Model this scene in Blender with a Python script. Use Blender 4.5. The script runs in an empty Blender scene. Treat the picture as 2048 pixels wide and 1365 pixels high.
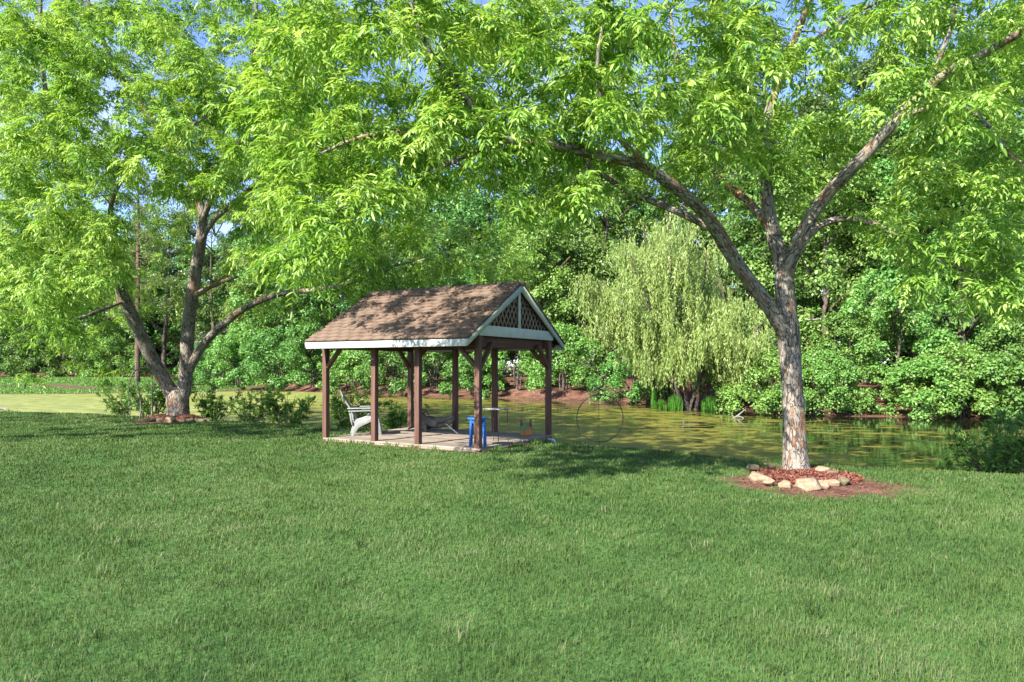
import bpy, math, random
import numpy as np
from mathutils import Vector, Matrix, kdtree

# ------------------------------------------------------------------ camera, sky, sun
S = bpy.context.scene
COL = S.collection
F = 1365.0            # focal length in photo pixels (2048 wide)
CX, HY, CAMH = 1024.0, 733.0, 1.6

cam = bpy.data.cameras.new('camera')
cam.lens = F / 2048 * 36
cam.sensor_width = 36
cam.shift_y = (HY - 682.5) / 2048
cam.clip_start = 0.1
cam.clip_end = 3000
co = bpy.data.objects.new('camera', cam)
COL.objects.link(co)
co.location = (0, 0, CAMH)
co.rotation_euler = (math.radians(90), 0, 0)
S.camera = co

SUN_EL = math.radians(36)
SUN_AZ = math.atan2(-0.66, -0.75)          # compass style: x = sin, y = cos
sun_dir = Vector((math.sin(SUN_AZ) * math.cos(SUN_EL), math.cos(SUN_AZ) * math.cos(SUN_EL), math.sin(SUN_EL)))

W = bpy.data.worlds.new('World')
S.world = W
W.use_nodes = True
nt = W.node_tree
nt.nodes.clear()
wo = nt.nodes.new('ShaderNodeOutputWorld')
bg = nt.nodes.new('ShaderNodeBackground')
bg.inputs['Strength'].default_value = 0.11
sky = nt.nodes.new('ShaderNodeTexSky')
sky.sky_type = 'NISHITA'
sky.sun_disc = False
sky.sun_elevation = SUN_EL
sky.sun_rotation = SUN_AZ
sky.ozone_density = 2.5
sky.dust_density = 0.4
tc = nt.nodes.new('ShaderNodeTexCoord')
no = nt.nodes.new('ShaderNodeTexNoise')
no.inputs['Scale'].default_value = 3.2
no.inputs['Detail'].default_value = 7
no.inputs['Roughness'].default_value = 0.62
ra = nt.nodes.new('ShaderNodeValToRGB')
ra.color_ramp.elements[0].position = 0.5
ra.color_ramp.elements[1].position = 0.78
mx = nt.nodes.new('ShaderNodeMix')
mx.data_type = 'RGBA'
mx.inputs['B'].default_value = (3.3, 3.6, 4.3, 1)
nt.links.new(tc.outputs['Generated'], no.inputs['Vector'])
nt.links.new(no.outputs['Fac'], ra.inputs['Fac'])
nt.links.new(ra.outputs['Color'], mx.inputs['Factor'])
wb = nt.nodes.new('ShaderNodeMix')
wb.data_type = 'RGBA'
wb.blend_type = 'MULTIPLY'
wb.inputs['Factor'].default_value = 1
wb.inputs['B'].default_value = (.68, .70, 1.0, 1)
nt.links.new(sky.outputs['Color'], wb.inputs['A'])
nt.links.new(wb.outputs['Result'], mx.inputs['A'])
nt.links.new(mx.outputs['Result'], bg.inputs['Color'])
nt.links.new(bg.outputs['Background'], wo.inputs['Surface'])

sl = bpy.data.lights.new('sun', 'SUN')
sl.energy = 4.3
sl.angle = math.radians(0.55)
sl.color = (1.0, 0.95, 0.86)
so = bpy.data.objects.new('sun', sl)
COL.objects.link(so)
so.location = (-20, -20, 30)
so.rotation_euler = sun_dir.to_track_quat('Z', 'Y').to_euler()

S.view_settings.view_transform = 'Standard'
S.view_settings.look = 'None'
S.view_settings.exposure = 1.88
S.view_settings.gamma = 1.0
S.cycles.max_bounces = 7
S.cycles.diffuse_bounces = 4
S.cycles.glossy_bounces = 3
S.cycles.transmission_bounces = 4
S.cycles.transparent_max_bounces = 6
S.cycles.sample_clamp_indirect = 6

# ------------------------------------------------------------------ helpers
RNG = np.random.default_rng(7)


def P(px, py, Y):
    return np.array([(px - CX) / F * Y, Y, CAMH - (py - HY) / F * Y])


def nrmz(v):
    return v / np.maximum(np.linalg.norm(v, axis=-1, keepdims=True), 1e-9)


def hash3(ix, iy, iz, seed):
    n = (ix * 374761393 + iy * 668265263 + iz * 2147483647 + seed * 1274126177) & 0xFFFFFFFF
    n = ((n ^ (n >> 13)) * 1274126177) & 0xFFFFFFFF
    n = n ^ (n >> 16)
    return (n & 0xFFFF) / 65535.0


def vnoise(p, seed=0):
    p = np.asarray(p, float)
    i = np.floor(p).astype(np.int64)
    f = p - i
    f = f * f * (3 - 2 * f)
    r = 0
    for dx in (0, 1):
        for dy in (0, 1):
            for dz in (0, 1):
                w = (f[..., 0] if dx else 1 - f[..., 0]) * (f[..., 1] if dy else 1 - f[..., 1]) * (f[..., 2] if dz else 1 - f[..., 2])
                r = r + w * hash3(i[..., 0] + dx, i[..., 1] + dy, i[..., 2] + dz, seed)
    return r


def fbm(p, seed=0, octv=3):
    p = np.asarray(p, float)
    a, s, r = 0.5, 1.0, 0
    for k in range(octv):
        r = r + a * vnoise(p * s, seed + k)
        a *= 0.5
        s *= 2.1
    return r / (1 - 0.5 ** octv)


def smooth(x, a, b):
    t = np.clip((x - a) / (b - a), 0, 1)
    return t * t * (3 - 2 * t)


class MB:
    """collects vertices, quads and triangles for ONE mesh"""

    def __init__(self):
        self.V, self.Q, self.T, self.n = [], [], [], 0
        self.tint, self.bco = [], []

    def add(self, V, Q=None, T=None, tint=None, bco=None):
        V = np.asarray(V, float).reshape(-1, 3)
        if Q is not None and len(Q):
            self.Q.append(np.asarray(Q, np.int64).reshape(-1, 4) + self.n)
        if T is not None and len(T):
            self.T.append(np.asarray(T, np.int64).reshape(-1, 3) + self.n)
        self.V.append(V)
        m = len(V)
        self.n += m
        self.tint.append(np.full(m, 0.5) if tint is None else np.broadcast_to(np.asarray(tint, float), (m,)))
        self.bco.append(V if bco is None else np.asarray(bco, float))
        return self

    def box(self, x0, x1, y0, y1, z0, z1, M=None, tint=0.5):
        V = np.array([[x, y, z] for z in (z0, z1) for y in (y0, y1) for x in (x0, x1)], float)
        b = V.copy()
        if M is not None:
            V = V @ np.array(M.to_3x3()).T + np.array(M.translation)
        Q = [(0, 2, 3, 1), (4, 5, 7, 6), (0, 1, 5, 4), (2, 6, 7, 3), (0, 4, 6, 2), (1, 3, 7, 5)]
        return self.add(V, Q, tint=tint, bco=b)

    def beam(self, a, b, w, h, up=(0, 0, 1), tint=0.5):
        a, b, up = Vector(a), Vector(b), Vector(up)
        d = (b - a).normalized()
        s = d.cross(up).normalized()
        u = s.cross(d)
        M = Matrix((s, d, u)).transposed().to_4x4()
        M.translation = a
        return self.box(-w / 2, w / 2, 0, (b - a).length, -h / 2, h / 2, M, tint)

    def build(self, name, mat=None, parent=None, smooth_sh=False, bevel=0, loc=None):
        me = bpy.data.meshes.new(name)
        V = np.concatenate(self.V)
        Q = np.concatenate(self.Q) if self.Q else np.zeros((0, 4), np.int64)
        T = np.concatenate(self.T) if self.T else np.zeros((0, 3), np.int64)
        me.vertices.add(len(V))
        me.vertices.foreach_set('co', V.astype(np.float32).ravel())
        me.loops.add(Q.size + T.size)
        me.loops.foreach_set('vertex_index', np.concatenate([Q.ravel(), T.ravel()]).astype(np.int32))
        me.polygons.add(len(Q) + len(T))
        ls = np.concatenate([np.arange(len(Q)) * 4, Q.size + np.arange(len(T)) * 3]).astype(np.int32)
        me.polygons.foreach_set('loop_start', ls)
        if smooth_sh:
            me.polygons.foreach_set('use_smooth', np.ones(len(Q) + len(T), bool))
        a = me.attributes.new('tint', 'FLOAT', 'POINT')
        a.data.foreach_set('value', np.concatenate(self.tint).astype(np.float32))
        a = me.attributes.new('bco', 'FLOAT_VECTOR', 'POINT')
        a.data.foreach_set('vector', np.concatenate(self.bco).astype(np.float32).ravel())
        me.update(calc_edges=True)
        if mat:
            me.materials.append(mat)
        return link(name, me, parent, bevel, loc)


def link(name, me, parent=None, bevel=0, loc=None):
    o = bpy.data.objects.new(name, me)
    COL.objects.link(o)
    if parent is not None:
        o.parent = parent
    if loc is not None:
        o.location = loc
    if bevel:
        m = o.modifiers.new('bevel', 'BEVEL')
        m.width = bevel
        m.segments = 2
        m.limit_method = 'ANGLE'
    return o


def tag(o, label=None, cat=None, group=None, kind=None):
    if label:
        o['label'] = label
    if cat:
        o['category'] = cat
    if group:
        o['group'] = group
    if kind:
        o['kind'] = kind
    return o


def thing(name, label, cat, loc=(0, 0, 0), rotz=0, group=None):
    o = bpy.data.objects.new(name, None)
    o.empty_display_size = 0.3
    COL.objects.link(o)
    o.location = tuple(float(c) for c in loc)
    o.rotation_euler = (0, 0, rotz)
    return tag(o, label, cat, group)


def dup(root, loc, rotz=0.0, label=None, scale=None, group=None):
    r = root.copy()
    COL.objects.link(r)
    r.location = tuple(float(c) for c in loc)
    r.rotation_euler = (0, 0, rotz)
    if scale is not None:
        r.scale = scale if hasattr(scale, '__len__') else (scale,) * 3
    if label:
        r['label'] = label
    if group:
        r['group'] = group
    for ch in list(root.children):
        c = ch.copy()
        COL.objects.link(c)
        c.parent = r
        for g in ch.children:
            d = g.copy()
            COL.objects.link(d)
            d.parent = c
    return r


def catmull(pts, step):
    pts = np.asarray(pts, float)
    p = np.vstack([2 * pts[0] - pts[1], pts, 2 * pts[-1] - pts[-2]])
    out = []
    for i in range(1, len(p) - 2):
        L = np.linalg.norm(p[i + 1][:3] - p[i][:3])
        n = max(1, int(round(L / step)))
        t = np.linspace(0, 1, n, endpoint=False)[:, None]
        a, b, c, d = p[i - 1], p[i], p[i + 1], p[i + 2]
        out.append(0.5 * ((2 * b) + (-a + c) * t + (2 * a - 5 * b + 4 * c - d) * t ** 2 + (-a + 3 * b - 3 * c + d) * t ** 3))
    out.append(pts[-1:])
    return np.vstack(out)


def tube(mb, path, radii, sides=10, step=0.1, rough=0.0, seed=0, tint=0.5, wob=0.0):
    """tapered round tube through path; returns the centre line"""
    pr = np.hstack([np.asarray(path, float), np.asarray(radii, float)[:, None]])
    q = catmull(pr, step) if len(pr) > 2 or step < 1 else pr
    c, r = q[:, :3].copy(), np.maximum(q[:, 3], 0.001)
    if wob:
        w = np.stack([vnoise(c * 1.3 + 11 * k, seed + k) - 0.5 for k in range(3)], 1) * wob
        w[0] *= 0
        c += w
    n = len(c)
    d = np.gradient(c, axis=0)
    d = nrmz(d)
    u = np.cross(d[0], [0.3, 0.9, 0.1])
    u /= np.linalg.norm(u)
    U = np.zeros((n, 3))
    for i in range(n):
        u = u - d[i] * np.dot(u, d[i])
        u /= max(np.linalg.norm(u), 1e-9)
        U[i] = u
    B = np.cross(d, U)
    th = np.linspace(0, 2 * np.pi, sides, endpoint=False)
    s = np.concatenate([[0], np.cumsum(np.linalg.norm(np.diff(c, axis=0), axis=1))])
    rr = np.repeat(r[:, None], sides, 1)
    bco = np.stack([rr * np.cos(th), rr * np.sin(th), np.repeat(s[:, None], sides, 1)], -1) + seed * 3.7
    if rough:
        nz = fbm(bco * np.array([14, 14, 5.0]), seed, 3) - 0.5
        nz2 = vnoise(bco * np.array([4, 4, 1.2]), seed + 9) - 0.5
        rr = rr * (1 + rough * nz * 1.6 + rough * nz2)
    V = c[:, None, :] + rr[..., None] * (np.cos(th)[None, :, None] * U[:, None, :] + np.sin(th)[None, :, None] * B[:, None, :])
    i = np.arange(n - 1)[:, None] * sides
    j = np.arange(sides)[None, :]
    j2 = (j + 1) % sides
    Q = np.stack([i + j, i + j2, i + sides + j2, i + sides + j], -1).reshape(-1, 4)
    Vf = np.vstack([V.reshape(-1, 3), c[-1:], c[:1]])
    e = (n - 1) * sides
    jj = np.arange(sides)
    T = np.vstack([np.stack([e + jj, e + (jj + 1) % sides, np.full(sides, n * sides)], 1),
                   np.stack([(jj + 1) % sides, jj, np.full(sides, n * sides + 1)], 1)])
    bf = np.vstack([bco.reshape(-1, 3), bco[-1, :1], bco[0, :1]])
    mb.add(Vf, Q, T, tint=tint, bco=bf)
    return c


def perp(d, rng):
    r = rng.normal(size=d.shape)
    r = r - d * (r * d).sum(-1, keepdims=True)
    return nrmz(r)


def leaf6(mb, b, d, n, L, w, tint, curl=0.15, fold=0.25):
    """two-quad folded lance-shaped leaves (N of them)"""
    d = nrmz(d)
    s = nrmz(np.cross(d, n))
    n = np.cross(s, d)
    L = L[:, None]
    w = w[:, None]
    N = len(b)
    V = np.empty((N, 6, 3))
    V[:, 0] = b
    V[:, 1] = b + d * L * .30 + s * w * .9 + n * w * fold
    V[:, 2] = b + d * L * .66 + s * w * .75 + n * (w * fold - curl * L * .35)
    V[:, 3] = b + d * L - n * curl * L
    V[:, 4] = b + d * L * .66 - s * w * .75 + n * (w * fold - curl * L * .35)
    V[:, 5] = b + d * L * .30 - s * w * .9 + n * w * fold
    k = np.arange(N)[:, None] * 6
    Q = np.concatenate([k + np.array([0, 3, 2, 1]), k + np.array([0, 5, 4, 3])])
    mb.add(V.reshape(-1, 3), Q, tint=np.repeat(tint, 6))


def leaf4(mb, b, d, n, L, w, tint, curl=0.1):
    """one-quad pointed leaves for the far trees"""
    d = nrmz(d)
    s = nrmz(np.cross(d, n))
    n = np.cross(s, d)
    L = np.broadcast_to(L, (len(b),))[:, None]
    w = np.broadcast_to(w, (len(b),))[:, None]
    N = len(b)
    V = np.empty((N, 4, 3))
    V[:, 0] = b
    V[:, 1] = b + d * L * .45 + s * w - n * curl * L * .2
    V[:, 2] = b + d * L - n * curl * L
    V[:, 3] = b + d * L * .45 - s * w - n * curl * L * .2
    Q = np.arange(N * 4).reshape(-1, 4)
    mb.add(V.reshape(-1, 3), Q, tint=np.repeat(tint, 4))


# ------------------------------------------------------------------ materials
def new_mat(name):
    m = bpy.data.materials.new(name)
    m.use_nodes = True
    t = m.node_tree
    t.nodes.clear()
    out = t.nodes.new('ShaderNodeOutputMaterial')
    return m, t, out


def N(t, kind, **kw):
    n = t.nodes.new(kind)
    for k, v in kw.items():
        if k in n.inputs:
            n.inputs[k].default_value = v
        else:
            setattr(n, k, v)
    return n


def ramp(t, stops):
    r = t.nodes.new('ShaderNodeValToRGB')
    e = r.color_ramp.elements
    while len(e) < len(stops):
        e.new(0.5)
    for el, (p, c) in zip(e, stops):
        el.position = p
        el.color = (c[0], c[1], c[2], 1)
    return r


def leaf_mat(name, stops, trans=0.4, obj_var=0.0, rough=0.45, tboost=(1.35, 1.25, .7)):
    m, t, out = new_mat(name)
    at = N(t, 'ShaderNodeAttribute', attribute_name='tint')
    r = ramp(t, stops)
    t.links.new(at.outputs['Fac'], r.inputs['Fac'])
    col = r.outputs['Color']
    if obj_var:
        oi = N(t, 'ShaderNodeObjectInfo')
        hs = N(t, 'ShaderNodeHueSaturation')
        mr = N(t, 'ShaderNodeMapRange')
        mr.inputs['To Min'].default_value = 0.5 - 0.035 * obj_var
        mr.inputs['To Max'].default_value = 0.5 + 0.02 * obj_var
        mv = N(t, 'ShaderNodeMapRange')
        mv.inputs['To Min'].default_value = 1 - 0.3 * obj_var
        mv.inputs['To Max'].default_value = 1 + 0.3 * obj_var
        t.links.new(oi.outputs['Random'], mr.inputs['Value'])
        fr = N(t, 'ShaderNodeMath', operation='MULTIPLY')
        fr.inputs[1].default_value = 7.31
        f2 = N(t, 'ShaderNodeMath', operation='FRACT')
        t.links.new(oi.outputs['Random'], fr.inputs[0])
        t.links.new(fr.outputs[0], f2.inputs[0])
        t.links.new(f2.outputs[0], mv.inputs['Value'])
        t.links.new(mr.outputs[0], hs.inputs['Hue'])
        t.links.new(mv.outputs[0], hs.inputs['Value'])
        t.links.new(col, hs.inputs['Color'])
        col = hs.outputs['Color']
    pb = N(t, 'ShaderNodeBsdfPrincipled')
    pb.inputs['Roughness'].default_value = rough
    pb.inputs['Specular IOR Level'].default_value = 0.35
    t.links.new(col, pb.inputs['Base Color'])
    tr = N(t, 'ShaderNodeBsdfTranslucent')
    mu = N(t, 'ShaderNodeMix', data_type='RGBA', blend_type='MULTIPLY')
    mu.inputs['Factor'].default_value = 1
    mu.inputs['B'].default_value = (*tboost, 1)
    t.links.new(col, mu.inputs['A'])
    t.links.new(mu.outputs['Result'], tr.inputs['Color'])
    ms = N(t, 'ShaderNodeMixShader')
    ms.inputs[0].default_value = trans
    t.links.new(pb.outputs[0], ms.inputs[1])
    t.links.new(tr.outputs[0], ms.inputs[2])
    t.links.new(ms.outputs[0], out.inputs['Surface'])
    return m


def surf_mat(name, stops, scale=(1, 1, 1), nscale=6, detail=6, rough=0.8, bump=0.3, coord='bco', distort=0.0, spec=0.3,
             dist=0.02, stops2=None, n2=1.2, f2=(0.5, 0.7), tintvar=0.0):
    """noise-coloured surface; optional second colour patches (wear, stain, moss)"""
    m, t, out = new_mat(name)
    if coord == 'bco':
        c = N(t, 'ShaderNodeAttribute', attribute_name='bco').outputs['Vector']
    else:
        c = N(t, 'ShaderNodeTexCoord').outputs['Object']
    mp = N(t, 'ShaderNodeMapping')
    mp.inputs['Scale'].default_value = scale
    t.links.new(c, mp.inputs['Vector'])
    nz = N(t, 'ShaderNodeTexNoise')
    nz.inputs['Scale'].default_value = nscale
    nz.inputs['Detail'].default_value = detail
    nz.inputs['Roughness'].default_value = 0.65
    nz.inputs['Distortion'].default_value = distort
    t.links.new(mp.outputs[0], nz.inputs['Vector'])
    r = ramp(t, stops)
    t.links.new(nz.outputs['Fac'], r.inputs['Fac'])
    col = r.outputs['Color']
    if stops2:
        nb = N(t, 'ShaderNodeTexNoise')
        nb.inputs['Scale'].default_value = n2
        nb.inputs['Detail'].default_value = 5
        t.links.new(mp.outputs[0], nb.inputs['Vector'])
        rb = ramp(t, [(f2[0], (0, 0, 0)), (f2[1], (1, 1, 1))])
        t.links.new(nb.outputs['Fac'], rb.inputs['Fac'])
        r2 = ramp(t, stops2)
        t.links.new(nz.outputs['Fac'], r2.inputs['Fac'])
        mi = N(t, 'ShaderNodeMix', data_type='RGBA')
        t.links.new(rb.outputs['Color'], mi.inputs['Factor'])
        t.links.new(col, mi.inputs['A'])
        t.links.new(r2.outputs['Color'], mi.inputs['B'])
        col = mi.outputs['Result']
    if tintvar:
        at = N(t, 'ShaderNodeAttribute', attribute_name='tint')
        mr = N(t, 'ShaderNodeMapRange')
        mr.inputs['To Min'].default_value = 1 - tintvar
        mr.inputs['To Max'].default_value = 1 + tintvar
        t.links.new(at.outputs['Fac'], mr.inputs['Value'])
        hs = N(t, 'ShaderNodeHueSaturation')
        t.links.new(mr.outputs[0], hs.inputs['Value'])
        t.links.new(col, hs.inputs['Color'])
        col = hs.outputs['Color']
    pb = N(t, 'ShaderNodeBsdfPrincipled')
    pb.inputs['Roughness'].default_value = rough
    pb.inputs['Specular IOR Level'].default_value = spec
    t.links.new(col, pb.inputs['Base Color'])
    if bump:
        bp = N(t, 'ShaderNodeBump')
        bp.inputs['Strength'].default_value = bump
        bp.inputs['Distance'].default_value = dist
        t.links.new(nz.outputs['Fac'], bp.inputs['Height'])
        t.links.new(bp.outputs[0], pb.inputs['Normal'])
    t.links.new(pb.outputs[0], out.inputs['Surface'])
    return m


def bark_mat(name, light, mid, dark, rust):
    """long flaky plates with dark cracks and rust patches where bark came off"""
    m, t, out = new_mat(name)
    c = N(t, 'ShaderNodeAttribute', attribute_name='bco').outputs['Vector']
    mp = N(t, 'ShaderNodeMapping')
    mp.inputs['Scale'].default_value = (1, 1, 0.3)
    t.links.new(c, mp.inputs['Vector'])
    wn = N(t, 'ShaderNodeTexNoise')
    wn.inputs['Scale'].default_value = 7
    wn.inputs['Detail'].default_value = 4
    t.links.new(mp.outputs[0], wn.inputs['Vector'])
    va = N(t, 'ShaderNodeVectorMath', operation='MULTIPLY_ADD')
    va.inputs[1].default_value = (.13, .13, .13)
    t.links.new(wn.outputs['Color'], va.inputs[0])
    t.links.new(mp.outputs[0], va.inputs[2])
    vo = N(t, 'ShaderNodeTexVoronoi', feature='DISTANCE_TO_EDGE')
    vo.inputs['Scale'].default_value = 24
    t.links.new(va.outputs[0], vo.inputs['Vector'])
    vc = N(t, 'ShaderNodeTexVoronoi', feature='F1')
    vc.inputs['Scale'].default_value = 24
    t.links.new(va.outputs[0], vc.inputs['Vector'])
    nz = N(t, 'ShaderNodeTexNoise')
    nz.inputs['Scale'].default_value = 30
    nz.inputs['Detail'].default_value = 8
    nz.inputs['Roughness'].default_value = 0.72
    t.links.new(mp.outputs[0], nz.inputs['Vector'])
    r = ramp(t, [(.3, dark), (.42, mid), (.58, light)])
    t.links.new(nz.outputs['Fac'], r.inputs['Fac'])
    cn = N(t, 'ShaderNodeTexNoise')
    cn.inputs['Scale'].default_value = 12
    cn.inputs['Detail'].default_value = 3
    t.links.new(mp.outputs[0], cn.inputs['Vector'])
    cm = N(t, 'ShaderNodeMapRange')
    cm.inputs['From Min'].default_value = .42
    cm.inputs['From Max'].default_value = .62
    cm.inputs['To Min'].default_value = .085
    cm.inputs['To Max'].default_value = -.03
    t.links.new(cn.outputs['Fac'], cm.inputs['Value'])
    dv = N(t, 'ShaderNodeMath', operation='SUBTRACT')
    t.links.new(vo.outputs['Distance'], dv.inputs[0])
    t.links.new(cm.outputs[0], dv.inputs[1])
    cr = ramp(t, [(0.0, (.12, .12, .12)), (0.05, (1, 1, 1))])
    t.links.new(dv.outputs[0], cr.inputs['Fac'])
    mi = N(t, 'ShaderNodeMix', data_type='RGBA')
    mi.inputs['A'].default_value = (*dark, 1)
    t.links.new(cr.outputs['Color'], mi.inputs['Factor'])
    t.links.new(r.outputs['Color'], mi.inputs['B'])
    # rust patches: some plates have fallen off
    sp = N(t, 'ShaderNodeSeparateColor')
    t.links.new(vc.outputs['Color'], sp.inputs[0])
    lo = N(t, 'ShaderNodeTexNoise')
    lo.inputs['Scale'].default_value = 5.5
    lo.inputs['Detail'].default_value = 3
    t.links.new(mp.outputs[0], lo.inputs['Vector'])
    ad = N(t, 'ShaderNodeMath', operation='MULTIPLY_ADD')
    ad.inputs[1].default_value = 0.28
    t.links.new(sp.outputs[0], ad.inputs[0])
    t.links.new(lo.outputs['Fac'], ad.inputs[2])
    rr = ramp(t, [(.73, (0, 0, 0)), (.82, (.85, .85, .85))])
    t.links.new(ad.outputs[0], rr.inputs['Fac'])
    mi2 = N(t, 'ShaderNodeMix', data_type='RGBA')
    mi2.inputs['B'].default_value = (*rust, 1)
    t.links.new(rr.outputs['Color'], mi2.inputs['Factor'])
    t.links.new(mi.outputs['Result'], mi2.inputs['A'])
    pb = N(t, 'ShaderNodeBsdfPrincipled')
    pb.inputs['Roughness'].default_value = 0.9
    pb.inputs['Specular IOR Level'].default_value = 0.2
    t.links.new(mi2.outputs['Result'], pb.inputs['Base Color'])
    hh = N(t, 'ShaderNodeMath', operation='MULTIPLY_ADD')
    hh.inputs[1].default_value = 0.8
    t.links.new(cr.outputs['Color'], hh.inputs[0])
    t.links.new(nz.outputs['Fac'], hh.inputs[2])
    bp = N(t, 'ShaderNodeBump')
    bp.inputs['Strength'].default_value = 0.9
    bp.inputs['Distance'].default_value = 0.02
    t.links.new(hh.outputs[0], bp.inputs['Height'])
    t.links.new(bp.outputs[0], pb.inputs['Normal'])
    t.links.new(pb.outputs[0], out.inputs['Surface'])
    return m


M = {}
M['pecan_leaf'] = leaf_mat('pecan_leaf', [(0, (.068, .17, .02)), (.4, (.165, .32, .042)), (.7, (.30, .455, .085)), (1, (.43, .55, .17))], .43)
M['oak_leaf'] = leaf_mat('oak_leaf', [(0, (.055, .14, .026)), (.5, (.115, .24, .05)), (1, (.21, .34, .09))], .3, 1.0)
M['shrub_leaf'] = leaf_mat('shrub_leaf', [(0, (.055, .15, .024)), (.5, (.12, .27, .05)), (1, (.225, .37, .10))], .33, .7)
M['holly_leaf'] = leaf_mat('holly_leaf', [(0, (.045, .12, .028)), (.5, (.092, .205, .052)), (1, (.175, .30, .092))], .3, 1.0, .35)
M['elm_leaf'] = leaf_mat('elm_leaf', [(0, (.075, .165, .028)), (.5, (.15, .275, .056)), (1, (.26, .375, .11))], .35, 1.0)
M['willow_leaf'] = leaf_mat('willow_leaf', [(0, (.14, .215, .05)), (.5, (.25, .345, .09)), (1, (.38, .44, .155))], .35)
M['needle'] = leaf_mat('needle', [(0, (.08, .13, .035)), (.5, (.15, .21, .055)), (1, (.24, .29, .10))], .25, .6)
M['reed'] = leaf_mat('reed', [(0, (.05, .17, .02)), (1, (.13, .33, .04))], .4)
M['grass'] = leaf_mat('grass', [(0, (.036, .079, .015)), (.4, (.07, .127, .025)), (.7, (.105, .165, .039)), (.88, (.145, .178, .07)), (1, (.215, .205, .12))], .3, 0, .75)
M['weed'] = leaf_mat('weed', [(0, (.05, .14, .02)), (.6, (.10, .23, .03)), (1, (.2, .3, .06))], .35)
M['pecan_bark'] = bark_mat('pecan_bark', (.30, .265, .215), (.195, .168, .133), (.05, .04, .033), (.22, .115, .06))
M['dark_bark'] = bark_mat('dark_bark', (.16, .135, .11), (.09, .072, .058), (.03, .024, .02), (.12, .06, .03))
M['pine_bark'] = bark_mat('pine_bark', (.2, .14, .1), (.12, .08, .055), (.035, .025, .02), (.18, .09, .045))
M['twig'] = surf_mat('twig', [(.3, (.06, .045, .03)), (.7, (.15, .12, .085))], (1, 1, .4), 30, 3, .9, 0)
M['grey_wood'] = surf_mat('grey_wood', [(.3, (.13, .12, .105)), (.7, (.26, .24, .21))], (1, 1, .2), 25, 4, .9, .3)
M['driftwood'] = surf_mat('driftwood', [(.25, (.05, .042, .033)), (.5, (.13, .11, .085)), (.75, (.28, .25, .2))], (1, 1, .25), 14, 6, .9, .8)
M['post'] = surf_mat('post', [(.25, (.055, .028, .019)), (.5, (.105, .052, .036)), (.75, (.165, .09, .063))], (1, 1, .06), 26, 6, .75, .35, dist=.01,
                     stops2=[(.3, (.15, .09, .065)), (.7, (.25, .17, .13))], n2=1.6, f2=(.58, .78))
M['brown_wood'] = surf_mat('brown_wood', [(.25, (.05, .024, .016)), (.5, (.10, .048, .03)), (.75, (.15, .08, .05))], (1, .06, 1), 22, 6, .8, .35, dist=.01)
M['deck'] = surf_mat('deck', [(.25, (.13, .10, .075)), (.5, (.22, .178, .138)), (.75, (.30, .255, .205))], (.08, 1, 1), 26, 6, .85, .3, dist=.01,
                     stops2=[(.3, (.12, .085, .06)), (.7, (.2, .15, .11))], n2=.9, f2=(.52, .66), tintvar=.2)
M['white_paint'] = surf_mat('white_paint', [(.3, (.32, .335, .305)), (.6, (.40, .41, .385))], (1, 1, 1), 5, 6, .5, .06, stops2=[(.3, (.42, .45, .36)), (.7, (.55, .57, .48))], n2=1.1, f2=(.58, .8))
M['shade_tinted_white'] = surf_mat('shade_tinted_white', [(.3, (.36, .40, .325)), (.6, (.45, .48, .40))], (1, 1, 1), 5, 6, .55, .06, stops2=[(.3, (.4, .45, .33)), (.7, (.5, .54, .42))], n2=1.3, f2=(.55, .78))  # white gable trim with its greenish shade put into the colour
M['shingle'] = surf_mat('shingle', [(.3, (.115, .074, .05)), (.5, (.145, .096, .068)), (.72, (.18, .125, .09))], (1, 1, 1), 60, 4, .95, .2, dist=.004,
                        stops2=[(.3, (.115, .08, .055)), (.7, (.165, .12, .086))], n2=1.1, f2=(.5, .68), tintvar=.12)
M['drip_edge'] = surf_mat('drip_edge', [(.3, (.03, .025, .022)), (.7, (.07, .06, .05))], (1, 1, 1), 20, 3, .6, 0)
M['plastic'] = surf_mat('plastic', [(.3, (.2, .21, .185)), (.6, (.28, .29, .265))], (1, 1, 1), 6, 5, .5, .03, stops2=[(.3, (.15, .155, .13)), (.7, (.21, .22, .19))], n2=2.2, f2=(.56, .75))
M['pipe'] = surf_mat('pipe', [(.3, (.62, .62, .58)), (.6, (.74, .74, .7))], (1, 1, 1), 6, 5, .4, 0)
M['blue_paint'] = surf_mat('blue_paint', [(.3, (.014, .085, .30)), (.65, (.022, .115, .38))], (1, 1, 1), 7, 5, .45, .05, stops2=[(.3, (.03, .13, .36)), (.7, (.06, .2, .45))], n2=3, f2=(.6, .8))
M['table_grey'] = surf_mat('table_grey', [(.3, (.2, .2, .19)), (.7, (.38, .38, .36))], (1, 1, 1), 12, 4, .5, 0)
M['iron'] = surf_mat('iron', [(.3, (.015, .013, .012)), (.7, (.06, .045, .035))], (1, 1, 1), 30, 4, .6, .1)
M['hoop'] = surf_mat('hoop', [(.35, (.03, .02, .015)), (.6, (.12, .08, .05))], (1, 1, 1), 2.5, 2, .55, 0, coord='obj')
M['rusty_green'] = surf_mat('rusty_green', [(.3, (.08, .15, .05)), (.6, (.14, .23, .08))], (1, 1, 1), 9, 5, .7, .2, stops2=[(.3, (.36, .11, .03)), (.7, (.5, .2, .06))], n2=3.4, f2=(.46, .56))
M['stone'] = surf_mat('stone', [(.25, (.12, .08, .05)), (.45, (.24, .17, .105)), (.65, (.38, .29, .19))], (1, 1, 1.6), 11, 7, .9, .6, stops2=[(.3, (.25, .15, .09)), (.7, (.38, .25, .16))], n2=2.4, f2=(.5, .66), dist=.03)
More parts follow.
